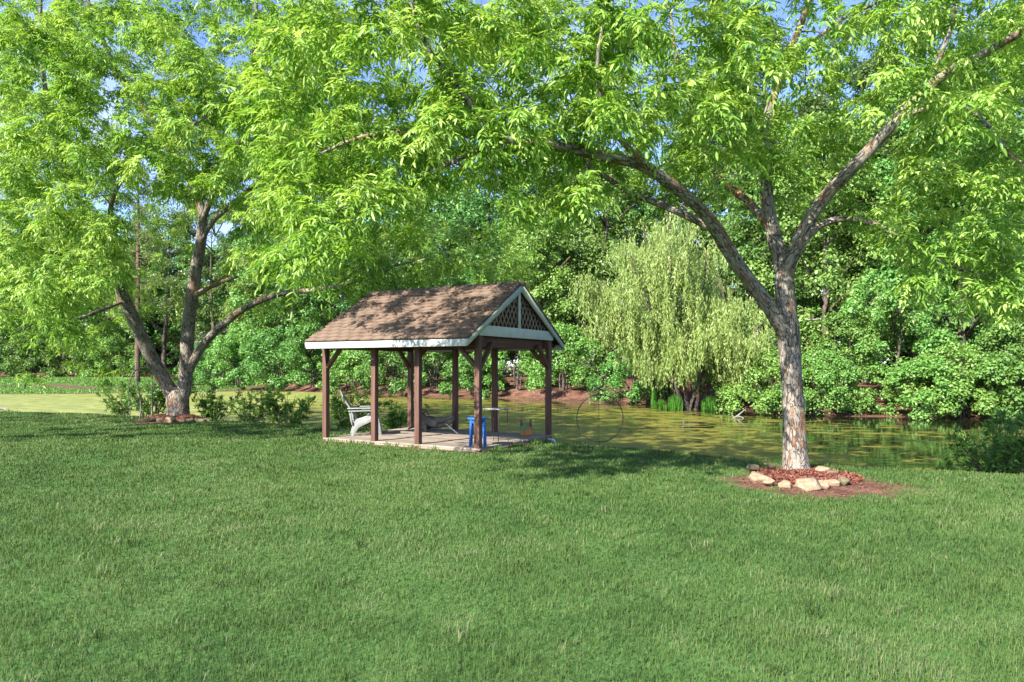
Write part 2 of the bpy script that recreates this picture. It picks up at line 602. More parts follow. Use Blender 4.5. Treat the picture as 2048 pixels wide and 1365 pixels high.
M['moss_stone'] = surf_mat('moss_stone', [(.25, (.07, .055, .035)), (.5, (.15, .115, .068)), (.75, (.24, .19, .115))], (1, 1, 1.6), 7, 7, .95, .6, stops2=[(.3, (.06, .065, .025)), (.7, (.13, .125, .05))], n2=2.4, f2=(.5, .66), dist=.03)
M['mulch'] = surf_mat('mulch', [(.2, (.075, .024, .016)), (.5, (.17, .058, .038)), (.8, (.29, .13, .09))], (1, 1, 1), 40, 4, .95, .3, tintvar=.5)
M['soil'] = surf_mat('soil', [(.25, (.09, .045, .028)), (.5, (.18, .098, .062)), (.75, (.3, .19, .13))], (1, 1, 1), 9, 8, .95, .7, dist=.03)
M['wall_white'] = surf_mat('wall_white', [(.3, (.5, .5, .48)), (.7, (.66, .66, .63))], (1, 1, 1), 2, 4, .7, 0)
M['roof_grey'] = surf_mat('roof_grey', [(.3, (.13, .12, .12)), (.7, (.22, .2, .19))], (1, 1, 1), 4, 4, .8, 0)
M['glass'] = surf_mat('glass', [(.3, (.02, .025, .03)), (.7, (.05, .055, .06))], (1, 1, 1), 2, 2, .1, 0, spec=.6)

# ------------------------------------------------------------------ terrain, pond
NSX = [-400, -60, -30, -18.9, -13.3, -8.7, -5, -2.5, .9, 2.4, 4, 6, 8, 15, 30, 400]
NSY = [80, 36, 28, 26.2, 24.6, 22.2, 20.2, 18.4, 16.3, 15.4, 13.4, 12.4, 11.8, 10.6, 9, 6]
FSX = [-400, -60, -35, -28, -22, -16, -9.8, -.8, 5, 7.7, 11, 14, 17.5, 26, 40, 400]
FSY = [60, 50, 51, 54, 58, 55, 50, 45, 39.5, 36.5, 32, 28.6, 27.3, 26.5, 26, 26]


def gz(x, y):
    x = np.asarray(x, float)
    y = np.asarray(y, float)
    s = np.interp(x, NSX, NSY) - y + .35 * (vnoise(np.stack([x * .9, y * .9, 0 * x], -1), 3) - .5)
    near = -.55 * smooth(-s, -2.2, .2) - .7 * smooth(-s, 0.1, 2.2)
    near = near + .03 * (vnoise(np.stack([x * .5, y * .5, 0 * x], -1), 5) - .5)
    t = y - np.interp(x, FSX, FSY) + 1.0 * (vnoise(np.stack([x * .5, y * .5, 0 * x], -1), 8) - .5)
    w = smooth(x, -27, -19)
    bank = -1.25 + .75 * smooth(t, -2, 0) + .55 * smooth(t, 0, 3) + .55 * smooth(t, 2, 10) + .5 * smooth(t, 10, 60)
    flat = -1.25 + .78 * smooth(t, -2, .2) + .75 * smooth(t, 0, 24) + .5 * smooth(t, 20, 60)
    far = w * bank + (1 - w) * flat
    far = far + .22 * w * smooth(t, .4, 3) * (fbm(np.stack([x * .6, y * .6, 0 * x], -1), 21) - .5)
    return np.maximum(near, far)


def lawn_side(x, y):
    return np.interp(x, NSX, NSY) - y


def axis(lo, hi, core0, core1, fine, grow=1.22):
    a = list(np.arange(core0, core1 + fine, fine))
    st = fine
    while a[-1] < hi:
        st *= grow
        a.append(a[-1] + st)
    st = fine
    while a[0] > lo:
        st *= grow
        a.insert(0, a[0] - st)
    return np.array(a)


gx = axis(-900, 900, -34, 30, .3)
gy = axis(-200, 1500, 0, 66, .3)
GX, GY = np.meshgrid(gx, gy)
GZ = gz(GX, GY)
nx, ny = len(gx), len(gy)
ii = np.arange(ny - 1)[:, None] * nx
jj = np.arange(nx - 1)[None, :]
Q = np.stack([ii + jj, ii + jj + 1, ii + nx + jj + 1, ii + nx + jj], -1).reshape(-1, 4)

BEDS = [((4.12, 9.3), 1.12, 1.15), ((-10.2, 20.3), 1.12, 1.25)]
TH = math.radians(29.93)
G0 = np.array([-.629, 12.676])
GL, GW = 3.868, 2.883
GU = np.array([math.sin(TH), math.cos(TH)])
GR = np.array([math.cos(TH), -math.sin(TH)])         # local +x of the gazebo


def gaz_local(x, y):
    dx, dy = x - G0[0], y - G0[1]
    return dx * GR[0] + dy * GR[1], dx * GU[0] + dy * GU[1]


def soil_mask(x, y):
    """1 where bare earth shows on the near side"""
    m = 0 * x
    nz = vnoise(np.stack([x * 2.3, y * 2.3, 0 * x], -1), 31) - .5
    for (c, rx, ry) in BEDS:
        d = np.sqrt(((x - c[0]) / rx) ** 2 + ((y - c[1]) / ry) ** 2) + nz * .35 + .5 * (vnoise(np.stack([x * 7, y * 7, 0 * x], -1), 33) - .5) * .5
        m = np.maximum(m, 1 - smooth(d, .86, 1.05))
    a, b = gaz_local(x, y)
    inside = np.maximum(np.maximum(-GL - .02 - a, a - .2), np.maximum(-.2 - b, b - GW - .2)) + nz * .16
    m = np.maximum(m, 1 - smooth(inside, -.02, .06))
    return m


lw = lawn_side(GX, GY)
tfar = GY - np.interp(GX, FSX, FSY)
lawnm = smooth(lw, -.1, .5) * (1 - soil_mask(GX, GY))
leftlawn = (1 - smooth(GX, -27, -20)) * smooth(tfar, .3, 1.2) * (1 - smooth(tfar, 26, 34))
strip = np.exp(-((tfar - 9.5 - 2 * np.sin(GX * .4)) / 1.6) ** 2)
leftlawn = leftlawn * (1 - .95 * strip)
gm = np.maximum(lawnm, leftlawn)
mb = MB()
mb.add(np.stack([GX, GY, GZ], -1).reshape(-1, 3), Q, tint=gm.ravel())

m, t, out = new_mat('ground')
at = N(t, 'ShaderNodeAttribute', attribute_name='tint')
oc = N(t, 'ShaderNodeTexCoord')
n1 = N(t, 'ShaderNodeTexNoise')
n1.inputs['Scale'].default_value = 2.2
n1.inputs['Detail'].default_value = 9
n1.inputs['Roughness'].default_value = .7
t.links.new(oc.outputs['Object'], n1.inputs['Vector'])
n2 = N(t, 'ShaderNodeTexNoise')
n2.inputs['Scale'].default_value = 24
n2.inputs['Detail'].default_value = 6
t.links.new(oc.outputs['Object'], n2.inputs['Vector'])
rs = ramp(t, [(.3, (.035, .019, .013)), (.47, (.085, .042, .028)), (.58, (.18, .09, .06)), (.75, (.36, .22, .155))])
mm = N(t, 'ShaderNodeMath', operation='MULTIPLY_ADD')
mm.inputs[1].default_value = .5
hm = N(t, 'ShaderNodeMath', operation='MULTIPLY')
hm.inputs[1].default_value = .5
t.links.new(n2.outputs['Fac'], hm.inputs[0])
t.links.new(n1.outputs['Fac'], mm.inputs[0])
t.links.new(hm.outputs[0], mm.inputs[2])
t.links.new(mm.outputs[0], rs.inputs['Fac'])
rg = ramp(t, [(.3, (.03, .075, .017)), (.5, (.055, .125, .027)), (.7, (.11, .17, .05))])
t.links.new(mm.outputs[0], rg.inputs['Fac'])
mi = N(t, 'ShaderNodeMix', data_type='RGBA')
t.links.new(at.outputs['Fac'], mi.inputs['Factor'])
t.links.new(rs.outputs['Color'], mi.inputs['A'])
t.links.new(rg.outputs['Color'], mi.inputs['B'])
pb = N(t, 'ShaderNodeBsdfPrincipled')
pb.inputs['Roughness'].default_value = .95
pb.inputs['Specular IOR Level'].default_value = .15
t.links.new(mi.outputs['Result'], pb.inputs['Base Color'])
bp = N(t, 'ShaderNodeBump')
bp.inputs['Strength'].default_value = .6
bp.inputs['Distance'].default_value = .04
t.links.new(mm.outputs[0], bp.inputs['Height'])
t.links.new(bp.outputs[0], pb.inputs['Normal'])
t.links.new(pb.outputs[0], out.inputs['Surface'])
tag(mb.build('ground', m, smooth_sh=True), kind='structure')

# pond: dark water mostly covered with algae and duckweed
m, t, out = new_mat('pond_water')
oc = N(t, 'ShaderNodeTexCoord')
mp = N(t, 'ShaderNodeMapping')
mp.inputs['Scale'].default_value = (.5, 1, 1)
t.links.new(oc.outputs['Object'], mp.inputs['Vector'])
n1 = N(t, 'ShaderNodeTexNoise')
n1.inputs['Scale'].default_value = 1.9
n1.inputs['Detail'].default_value = 9
n1.inputs['Roughness'].default_value = .68
n1.inputs['Distortion'].default_value = .4
t.links.new(mp.outputs[0], n1.inputs['Vector'])
n3 = N(t, 'ShaderNodeTexNoise')
n3.inputs['Scale'].default_value = .16
n3.inputs['Detail'].default_value = 3
t.links.new(mp.outputs[0], n3.inputs['Vector'])
av = N(t, 'ShaderNodeAttribute', attribute_name='tint')       # how much open water
s1 = N(t, 'ShaderNodeMath', operation='MULTIPLY_ADD')
s1.inputs[1].default_value = .35
t.links.new(n3.outputs['Fac'], s1.inputs[0])
t.links.new(n1.outputs['Fac'], s1.inputs[2])
s2 = N(t, 'ShaderNodeMath', operation='SUBTRACT')
t.links.new(s1.outputs[0], s2.inputs[0])
t.links.new(av.outputs['Fac'], s2.inputs[1])
al = ramp(t, [(.565, (0, 0, 0)), (.63, (1, 1, 1))])
t.links.new(s2.outputs[0], al.inputs['Fac'])
n4 = N(t, 'ShaderNodeTexNoise')
n4.inputs['Scale'].default_value = 6
n4.inputs['Detail'].default_value = 8
n4.inputs['Roughness'].default_value = .75
t.links.new(mp.outputs[0], n4.inputs['Vector'])
ac = ramp(t, [(.3, (.085, .08, .012)), (.5, (.145, .135, .022)), (.7, (.205, .185, .038))])
t.links.new(n4.outputs['Fac'], ac.inputs['Fac'])
dw = ramp(t, [(.36, (.10, .125, .03)), (.5, (.2, .225, .05)), (.62, (.33, .33, .095))])      # duckweed of the left arm
t.links.new(n1.outputs['Fac'], dw.inputs['Fac'])
sx = N(t, 'ShaderNodeSeparateXYZ')
t.links.new(oc.outputs['Object'], sx.inputs[0])
mr = N(t, 'ShaderNodeMapRange')
mr.inputs['From Min'].default_value = -7
mr.inputs['From Max'].default_value = -14
t.links.new(sx.outputs['X'], mr.inputs['Value'])
mi = N(t, 'ShaderNodeMix', data_type='RGBA')
t.links.new(mr.outputs[0], mi.inputs['Factor'])
t.links.new(ac.outputs['Color'], mi.inputs['A'])
t.links.new(dw.outputs['Color'], mi.inputs['B'])
pa = N(t, 'ShaderNodeBsdfPrincipled')
pa.inputs['Roughness'].default_value = .5
pa.inputs['Specular IOR Level'].default_value = .15
t.links.new(mi.outputs['Result'], pa.inputs['Base Color'])
pw = N(t, 'ShaderNodeBsdfPrincipled')
pw.inputs['Base Color'].default_value = (.012, .014, .006, 1)
pw.inputs['Roughness'].default_value = .04
pw.inputs['IOR'].default_value = 1.33
wv = N(t, 'ShaderNodeTexNoise')
wv.inputs['Scale'].default_value = 5
wv.inputs['Detail'].default_value = 3
t.links.new(mp.outputs[0], wv.inputs['Vector'])
bw = N(t, 'ShaderNodeBump')
bw.inputs['Strength'].default_value = .06
bw.inputs['Distance'].default_value = .05
t.links.new(wv.outputs['Fac'], bw.inputs['Height'])
t.links.new(bw.outputs[0], pw.inputs['Normal'])
ba = N(t, 'ShaderNodeBump')
ba.inputs['Strength'].default_value = .35
ba.inputs['Distance'].default_value = .02
t.links.new(n4.outputs['Fac'], ba.inputs['Height'])
t.links.new(ba.outputs[0], pa.inputs['Normal'])
ms = N(t, 'ShaderNodeMixShader')
t.links.new(al.outputs['Color'], ms.inputs[0])
t.links.new(pw.outputs[0], ms.inputs[1])
t.links.new(pa.outputs[0], ms.inputs[2])
t.links.new(ms.outputs[0], out.inputs['Surface'])
wx = np.arange(-130, 131, 1.0)
wy = np.arange(4, 92, 1.0)
WX, WY = np.meshgrid(wx, wy)
tf = WY - np.interp(WX, FSX, FSY)
nf = WY - np.interp(WX, NSX, NSY)
openw = .17 * np.exp(-((tf + 2.0) / 2.6) ** 2) * smooth(WX, -20, -12) + .16 * np.exp(-((nf - .6) / 1.3) ** 2) * smooth(WX, -12, -6)
openw = openw + .10 * smooth(WX, 4, 11) - .16 * (1 - smooth(WX, -18, -9))
mb = MB()
nx, ny = len(wx), len(wy)
ii = np.arange(ny - 1)[:, None] * nx
jj = np.arange(nx - 1)[None, :]
mb.add(np.stack([WX, WY, 0 * WX - .5], -1).reshape(-1, 3), np.stack([ii + jj, ii + jj + 1, ii + nx + jj + 1, ii + nx + jj], -1).reshape(-1, 4), tint=openw.ravel())
tag(mb.build('pond', m, smooth_sh=True), kind='structure')

# ------------------------------------------------------------------ grass blades
def blades(name, x, y, h, w, tint, mat, rng, lean=.45):
    n = len(x)
    z = gz(x, y) - .004
    b = np.stack([x, y, z], -1)
    az = rng.uniform(0, 2 * np.pi, n)
    f = np.stack([np.cos(az), np.sin(az), 0 * az], -1)
    s = np.stack([-np.sin(az), np.cos(az), 0 * az], -1)
    ln = rng.uniform(.05, 1, n)[:, None] * lean
    up = np.array([0, 0, 1.0])
    h = h[:, None]
    w = w[:, None] / 2
    V = np.empty((n, 5, 3))
    V[:, 0] = b - s * w
    V[:, 1] = b + s * w
    mid = b + up * h * .55 + f * ln * h * .35
    V[:, 2] = mid + s * w * .8
    V[:, 3] = mid - s * w * .8
    V[:, 4] = b + up * h * (1 - .42 * ln) + f * ln * h * 1.1
    k = np.arange(n)[:, None] * 5
    g = MB()
    g.add(V.reshape(-1, 3), k + np.array([0, 1, 2, 3]), k + np.array([3, 2, 4]), tint=np.repeat(np.clip(tint, 0, 1), 5))
    return g.build(name, mat)


def sample_lawn(n, d0, d1, rng):
    d = np.sqrt(rng.uniform(d0 * d0, d1 * d1, n))
    x = rng.uniform(-1, 1, n) * (.82 * d + 1)
    return x, d


gh, gw_ = [], []
n = 850000
u_ = RNG.random(n)
d_ = (2.5 ** .3 + u_ * (27 ** .3 - 2.5 ** .3)) ** (1 / .3)
x = RNG.uniform(-1, 1, n) * (.9 * d_ + 2.6)
y = d_
keep = (lawn_side(x, y) > .55 - .5 * RNG.random(n)) & (soil_mask(x, y) < RNG.uniform(.15, .9, n))
x, y = x[keep], y[keep]
cl = fbm(np.stack([x * 2.6, y * 2.6, 0 * x], -1), 41)
gh.append(.054 * RNG.uniform(.5, 1.25, len(x)) * (.55 + .9 * cl))
gw_.append((.0004 + .00078 * y) * RNG.uniform(.7, 1.3, len(x)))
tx, ty = sample_lawn(420, 2.8, 15, RNG)
tk = (lawn_side(tx, ty) > 1) & (soil_mask(tx, ty) < .2)
tx, ty = tx[tk], ty[tk]
nb_t = RNG.integers(8, 26, len(tx))
ox, oy = np.repeat(tx, nb_t), np.repeat(ty, nb_t)
sp_t = np.repeat(RNG.uniform(.015, .06, len(tx)), nb_t)
n_lawn = len(x)
x = np.concatenate([x, ox + RNG.normal(0, 1, len(ox)) * sp_t])
y = np.concatenate([y, oy + RNG.normal(0, 1, len(ox)) * sp_t])
gh.append(RNG.uniform(.06, .12, len(ox)))
gw_.append(RNG.uniform(.004, .008, len(ox)) * (.6 + oy / 12))
tuft_t = np.repeat(RNG.uniform(.1, .9, len(tx)), nb_t)
big = fbm(np.stack([x * .55, y * .55, 0 * x], -1), 44)
mid_ = fbm(np.stack([x * 3.1, y * 3.1, 0 * x], -1), 47)
tint = .42 + .8 * (big - .5) + .6 * (mid_ - .5) + RNG.normal(0, .13, len(x))
dry = RNG.random(len(x)) < np.clip(.03 + 1.1 * (mid_ - .56) + .5 * (big - .55), 0.02, .4)
tint = np.where(dry, RNG.uniform(.8, 1.0, len(x)), np.clip(tint, 0, .82))
tint[n_lawn:] = np.clip(tuft_t + RNG.normal(0, .08, len(tuft_t)), 0, 1)
tag(blades('lawn_grass', x, y, np.concatenate(gh), np.concatenate(gw_), tint, M['grass'], RNG, 1.0),
    'mown green lawn of short blades with a few dry patches', 'grass', kind='stuff')

# taller weeds along the near shore, round the deck and the beds
n = 26000
xx = RNG.uniform(-24, 12, n)
sd = RNG.normal(.25, .5, n)
yy = np.interp(xx, NSX, NSY) - sd
k = (vnoise(np.stack([xx * .8, yy * .8, 0 * xx], -1), 51) > .32) & (gz(xx, yy) > -.62)
xx, yy = xx[k], yy[k]
hh = (.10 + .26 * fbm(np.stack([xx * .6, yy * .6, 0 * xx], -1), 52)) * RNG.uniform(.5, 1.2, len(xx))
aa = RNG.uniform(-GL, .15, 500)
bb = np.where(RNG.random(500) < .5, RNG.normal(-.1, .04, 500), RNG.normal(-.12, .05, 500))
ex = G0[0] + aa * GR[0] + bb * GU[0]
ey = G0[1] + aa * GR[1] + bb * GU[1]
bb = RNG.uniform(0, GW, 700)
aa = RNG.normal(.2, .08, 700)
ex = np.concatenate([ex, G0[0] + aa * GR[0] + bb * GU[0]])
ey = np.concatenate([ey, G0[1] + aa * GR[1] + bb * GU[1]])
bx_ = np.concatenate([np.full(45, 3.45), np.full(35, 3.72), np.full(25, 4.45), np.full(40, 4.85), np.full(25, 5.05)])
by_ = np.concatenate([np.full(45, 8.95), np.full(35, 8.6), np.full(25, 8.55), np.full(40, 8.75), np.full(25, 9.2)])
wx2, wy2 = bx_ + RNG.normal(0, .07, 170), by_ + RNG.normal(0, .06, 170)
k2 = vnoise(np.stack([ex * 2.5, ey * 2.5, 0 * ex], -1), 53) > .5
ex, ey = ex[k2], ey[k2]
ex, ey = np.concatenate([ex, wx2]), np.concatenate([ey, wy2])
xx = np.concatenate([xx, ex])
yy = np.concatenate([yy, ey])
hh = np.concatenate([hh, RNG.uniform(.05, .14, len(ex) - len(wx2)), RNG.uniform(.02, .065, len(wx2))])
ww_ = np.concatenate([RNG.uniform(.008, .016, len(xx) - len(wx2)), RNG.uniform(.003, .006, len(wx2))])
tag(blades('shore_weeds', xx, yy, hh, ww_, RNG.uniform(0, 1, len(xx)), M['weed'], RNG, .8),
    'ragged taller grass and weeds along the near edge of the pond', 'weeds', kind='stuff')

# far lawn strip on the left (coarse tufts)
n = 30000
xx = RNG.uniform(-75, -22, n)
tt = RNG.uniform(.2, 26, n)
yy = np.interp(xx, FSX, FSY) + tt
k = (np.abs(tt - 9.5 - 2 * np.sin(xx * .4)) > 1.3) & (RNG.random(n) < smooth(-xx, 21, 28))
xx, yy = xx[k], yy[k]
tag(blades('far_grass', xx, yy, RNG.uniform(.08, .22, len(xx)), RNG.uniform(.05, .09, len(xx)), RNG.uniform(.3, 1, len(xx)), M['weed'], RNG, .8),
    'bright grass on the low spit across the left arm of the pond', 'grass', kind='stuff')

# ------------------------------------------------------------------ gazebo
gz_root = thing('gazebo', 'open gabled wooden gazebo with brown shingle roof and reddish posts by the pond', 'gazebo', (G0[0], G0[1], 0), -TH)
EV, EO, GO, GO2 = 2.142, .535, .112, .03      # eave top, eave overhang, gable overhang right / left
RZ = 3.311
DT = .075                                       # deck top
XS = [0, -1.395, -2.508, -GL]
pw_ = .112


def wpos(a, b, z):
    return np.array([G0[0] + a * GR[0] + b * GU[0], G0[1] + a * GR[1] + b * GU[1], z])


slope = Vector((0, GW / 2 + EO, RZ - EV))
sl_len = slope.length
sl_u = slope / sl_len
roofz = lambda b: EV + (b + EO) / (GW / 2 + EO) * (RZ - EV)     # top of front slope at depth b
# posts
for k, bpos in ((0, 0.0), (1, GW)):
    for q, a in enumerate(XS):
        bx = MB()
        wx_, wy_, _ = wpos(a, bpos, 0)
        zb = float(gz(np.array([wx_]), np.array([wy_]))[0]) - .12
        bx.box(a - pw_ / 2, a + pw_ / 2, bpos - pw_ / 2, bpos + pw_ / 2, zb, 2.17)
        bx.build('post', M['post'], gz_root, bevel=.008)
# beams on the posts
for bpos in (0.0, GW):
    bx = MB().beam((-GL - .05, bpos + (.085 if bpos == 0 else -.085), 2.09), (.05, bpos + (.085 if bpos == 0 else -.085), 2.09), .05, .2)
    bx.build('beam', M['brown_wood'], gz_root, bevel=.006)
for a in (-.088, -GL + .088):
    bx = MB().beam((a, .115, 2.06), (a, GW - .115, 2.06), .05, .2)
    bx.build('beam', M['brown_wood'], gz_root, bevel=.006)
# knee braces at the corner posts
for a, sa in ((0, -1), (-GL, 1)):
    for bpos, sb in ((0, 1), (GW, -1)):
        MB().beam((a + sa * .04, bpos, 1.58), (a + sa * .5, bpos, 2.05), .07, .085, (0, 1, 0)).build('brace', M['brown_wood'], gz_root, bevel=.006)
        MB().beam((a, bpos + sb * .04, 1.56), (a, bpos + sb * .5, 2.05), .07, .085, (1, 0, 0)).build('brace', M['brown_wood'], gz_root, bevel=.006)
# roof sheathing (brown boards seen from below)
rb = MB()
x0r, x1r = -GL - GO2 + .02, GO - .02
for sgn in (0, 1):
    f = lambda a, b, z: (a, b if not sgn else GW - b, z)
    mid_b = GW / 2
    v = [f(x0r, -EO + .03, EV - .06), f(x1r, -EO + .03, EV - .06), f(x1r, mid_b, RZ - .05), f(x0r, mid_b, RZ - .05),
         f(x0r, -EO + .03, EV - .035), f(x1r, -EO + .03, EV - .035), f(x1r, mid_b, RZ - .025), f(x0r, mid_b, RZ - .025)]
    rb.add(v, [(0, 3, 2, 1), (4, 5, 6, 7), (0, 1, 5, 4), (1, 2, 6, 5), (3, 7, 6, 2), (0, 4, 7, 3)])
rb.build('roof_boards', M['brown_wood'], gz_root)
# rafters under the roof
for q in range(7):
    a = -GL + .1 + q * (GL - .2) / 6
    rf = MB()
    for sgn in (0, 1):
        y0, y1 = (-EO + .06, GW / 2 - .02)
        p0 = Vector((a, y0 if not sgn else GW - y0, roofz(y0) - .115))
        p1 = Vector((a, y1 if not sgn else GW - y1, roofz(y1) - .115))
        rf.beam(p0, p1, .04, .1)
    rf.build('rafter', M['brown_wood'], gz_root)
# shingles: courses of separate tabs, one mesh for the covering
sh = MB()
ncs = 15
expo = sl_len / ncs
for sgn in (0, 1):
    nrm_ = Vector((0, -sl_u.z, sl_u.y))
    for c in range(ncs):
        xo = x0r - .03 - (c % 3) * .1
        while xo < x1r + .03:
            wv_ = .3 * random.Random(c * 77 + int(xo * 100)).uniform(.97, 1.03)
            a0, a1 = max(xo, x0r - .035), min(xo + wv_ - .006, x1r + .035)
            rnd = random.Random(c * 991 + int(xo * 57) + sgn)
            if a1 - a0 > .02:
                t0, t1 = c * expo - .012 + rnd.uniform(-.006, .006), (c + 1) * expo + .05
                th0, th1 = .034 + rnd.uniform(0, .006), .004
                v = []
                for (tt_, hh_) in ((t0, -.006), (t1, -.006), (t0, th0), (t1, th1)):
                    tt_ = min(tt_, sl_len)
                    for a_ in (a0, a1):
                        p = Vector((a_, -EO, EV - .03)) + sl_u * tt_ + nrm_ * hh_
                        v.append((p.x, p.y if not sgn else GW - p.y, p.z))
                # 0,1 bottom low; 2,3 bottom high; 4,5 top low; 6,7 top high
                sh.add(v, [(4, 5, 7, 6), (0, 1, 5, 4), (1, 3, 7, 5), (0, 4, 6, 2), (0, 2, 3, 1)], tint=min(max(rnd.gauss(.5, .2), 0), 1))
            xo += wv_
sh.build('shingle_roof', M['shingle'], gz_root)
# ridge cap
rc = MB()
nc = 26
for k in range(nc):
    a0 = x0r - .035 + k * (x1r - x0r + .07) / nc
    a1 = a0 + (x1r - x0r + .07) / nc + .03
    h0, h1 = .03, .012
    dz = .12 * (RZ - EV) / (GW / 2 + EO)
    v = []
    for a_, hh_ in ((a0, h1), (a1, h0)):
        v += [(a_, GW / 2 - .13, RZ - dz + hh_ - .012), (a_, GW / 2, RZ + hh_), (a_, GW / 2 + .13, RZ - dz + hh_ - .012),
              (a_, GW / 2 - .13, RZ - dz + hh_ - .03), (a_, GW / 2 + .13, RZ - dz + hh_ - .03)]
    rc.add(v, [(0, 5, 6, 1), (1, 6, 7, 2), (5, 8, 9, 7), (0, 3, 8, 5), (2, 7, 9, 4)], [(5, 7, 6)], tint=random.Random(k).uniform(.2, .8))
rc.build('ridge_cap', M['shingle'], gz_root)
# fascia boards under the long eaves
for sgn in (0, 1):
    yb = -EO - .002 if not sgn else GW + EO + .002
    MB().beam((x0r - .01, yb, EV - .115), (x1r + .015, yb, EV - .115), .022, .13).build('fascia', M['white_paint'], gz_root, bevel=.004)
# rake boards and dark drip edge on both gables
for aa_, nm in ((x1r + .028, 0), (x0r - .025, 1)):
    for sgn in (0, 1):
        f = lambda b: b if not sgn else GW - b
        mk = MB()
        b0, b1 = -EO - .012, GW / 2
        zt0, zt1 = EV - .045, RZ - .03
        hgt = .135
        v = []
        for aa2 in (aa_ - .011, aa_ + .011):
            v += [(aa2, f(b0), zt0), (aa2, f(b0), zt0 - hgt * .95), (aa2, f(b1), zt1 - hgt * 1.25), (aa2, f(b1), zt1)]
        mk.add(v, [(0, 1, 2, 3), (7, 6, 5, 4), (0, 4, 5, 1), (1, 5, 6, 2), (3, 2, 6, 7), (0, 3, 7, 4)])
        mk.build('rake_board', M['shade_tinted_white'], gz_root)
        mk = MB()
        mk.beam((aa_ + .006, f(b0 - .01), zt0 + .008), (aa_ + .006, f(b1), zt1 + .012), .05, .022)
        mk.build('drip_edge', M['drip_edge'], gz_root)
# gable: cross board, king post, lattice
for aa_, mt in ((.07, M['shade_tinted_white']), (-GL - .07, M['shade_tinted_white'])):
    sg = 1 if aa_ > 0 else -1
    MB().beam((aa_, -.07, 2.27), (aa_, GW + .07, 2.27), .028, .2).build('gable_board', mt, gz_root, bevel=.004)
    MB().beam((aa_ - sg * .002, GW / 2, 2.372), (aa_ - sg * .002, GW / 2, RZ - .17), .085, .026, (1, 0, 0)).build('king_post', mt, gz_root, bevel=.004)
    la = MB()
    gs = (RZ - EV) / (GW / 2 + EO)
    for layer, dr in ((0, 1), (1, -1)):
        for c in np.arange(-3, 6, .15):
            # line z-2.3 = dr*1.5*(b-c)
            pts_ = []
            for tt_ in np.linspace(0, 1, 160):
                z = 2.3 + tt_ * .95
                b = c + dr * (z - 2.3) / 1.5
                if 0.02 < b < GW - .02 and z < (roofz(b) if b < GW / 2 else roofz(GW - b)) - .16:
                    pts_.append((b, z))
            if len(pts_) > 6:
                (b0, z0), (b1, z1) = pts_[0], pts_[-1]
                xa = aa_ - sg * (.03 + .009 * layer)
                la.beam((xa, b0, z0), (xa, b1, z1), .032, .008, (1, 0, 0))
    la.build('lattice', M['deck'], gz_root)
# deck
dk = MB()
nb = 20
bw_ = (GW + .12) / nb
for k in range(nb):
    b0 = -.06 + k * bw_
    r_ = random.Random(k + 5)
    e0, e1 = -GL - .03 + r_.uniform(-.012, .012), .06 + r_.uniform(-.02, .03)
    dk.box(e0, e1, b0 + .003, b0 + bw_ - .003, DT - .032, DT + r_.uniform(-.003, .003), tint=r_.random())
dk.build('deck', M['deck'], gz_root, bevel=.004)
rim = MB()
rim.box(.02, .055, -.05, GW + .05, DT - .17, DT - .034)
rim.build('rim_joist', M['deck'], gz_root)
rim = MB()
rim.box(-GL, .018, -.055, -.022, DT - .12, DT - .034)
rim.build('rim_joist', M['deck'], gz_root)

# ------------------------------------------------------------------ things on and by the deck
# plastic adirondack chair (profile faces local +x)
def prism(mb, prof, y0, y1):
    n = len(prof)
    V = [(x, y, z) for y in (y0, y1) for (x, z) in prof]
    # strip-type profile: first half upper edge, second half lower edge reversed
    h = n // 2
    Qs = []
    for i in range(h - 1):
        a, b, c, d = i, i + 1, n - 2 - i, n - 1 - i
        Qs += [(a, d, c, b), (a + n, b + n, c + n, d + n)]
        Qs += [(a, b, b + n, a + n), (c, d, d + n, c + n)]
    Qs += [(0, n, 2 * n - 1, n - 1), (h - 1, h, h + n, h - 1 + n)]
    mb.add(V, Qs)
    return mb


cl_ = wpos(-3.8, .72, DT)
chair = thing('garden_chair', 'lower of two nested white plastic slat-back garden chairs on the deck', 'chair', cl_, .17, 'nested plastic chairs on the deck')
cw = .33
bk = MB()
for q in range(5):
    y = -.24 + q * .12
    top = .93 - .05 * abs(q - 2) ** 1.3
    bk.beam((.16, y * .82, .29), (.16 - (top - .29) * .62, y, top), .1, .02, (1, 0, .5))
bk.beam((-.02, -.27, .56), (-.02, .27, .56), .022, .05, (0, 0, 1))
bk.beam((.12, -.25, .33), (.12, .25, .33), .022, .06, (0, 0, 1))
bk.build('backrest', M['plastic'], chair, bevel=.006)
st = MB()
for q in range(6):
    x = .12 + q * .082
    zz = .29 + .13 * (q / 5) ** 1.2
    st.beam((x, -.27, zz), (x, .27, zz), .074, .02, (-.2, 0, 1))
st.build('seat', M['plastic'], chair, bevel=.006)
for s_ in (-1, 1):
    MB().beam((-.06, s_ * .33, .545), (.6, s_ * .35, .555), .11, .022, (0, 0, 1)).build('armrest', M['plastic'], chair, bevel=.008)
    # curved side: rear leg sweeping up into the seat rail
    up_ = [(-.0, 0), (.03, .12), (.075, .24), (.16, .32), (.30, .36), (.44, .42), (.56, .45)]
    lo_ = [(.07, 0), (.10, .09), (.155, .17), (.24, .225), (.34, .265), (.45, .315), (.57, .37)]
    prism(MB(), up_ + lo_[::-1], s_ * .29 - .014, s_ * .29 + .014).build('leg', M['plastic'], chair, bevel=.004)
    prism(MB(), [(.48, .54), (.52, .4), (.57, .2), (.6, 0), (.66, 0), (.63, .2), (.59, .4), (.56, .54)], s_ * .318 - .012, s_ * .318 + .012).build('leg', M['plastic'], chair, bevel=.004)
    MB().beam((.02, s_ * .3, .25), (-.02, s_ * .315, .54), .025, .07, (0, 1, 0)).build('arm_support', M['plastic'], chair, bevel=.004)
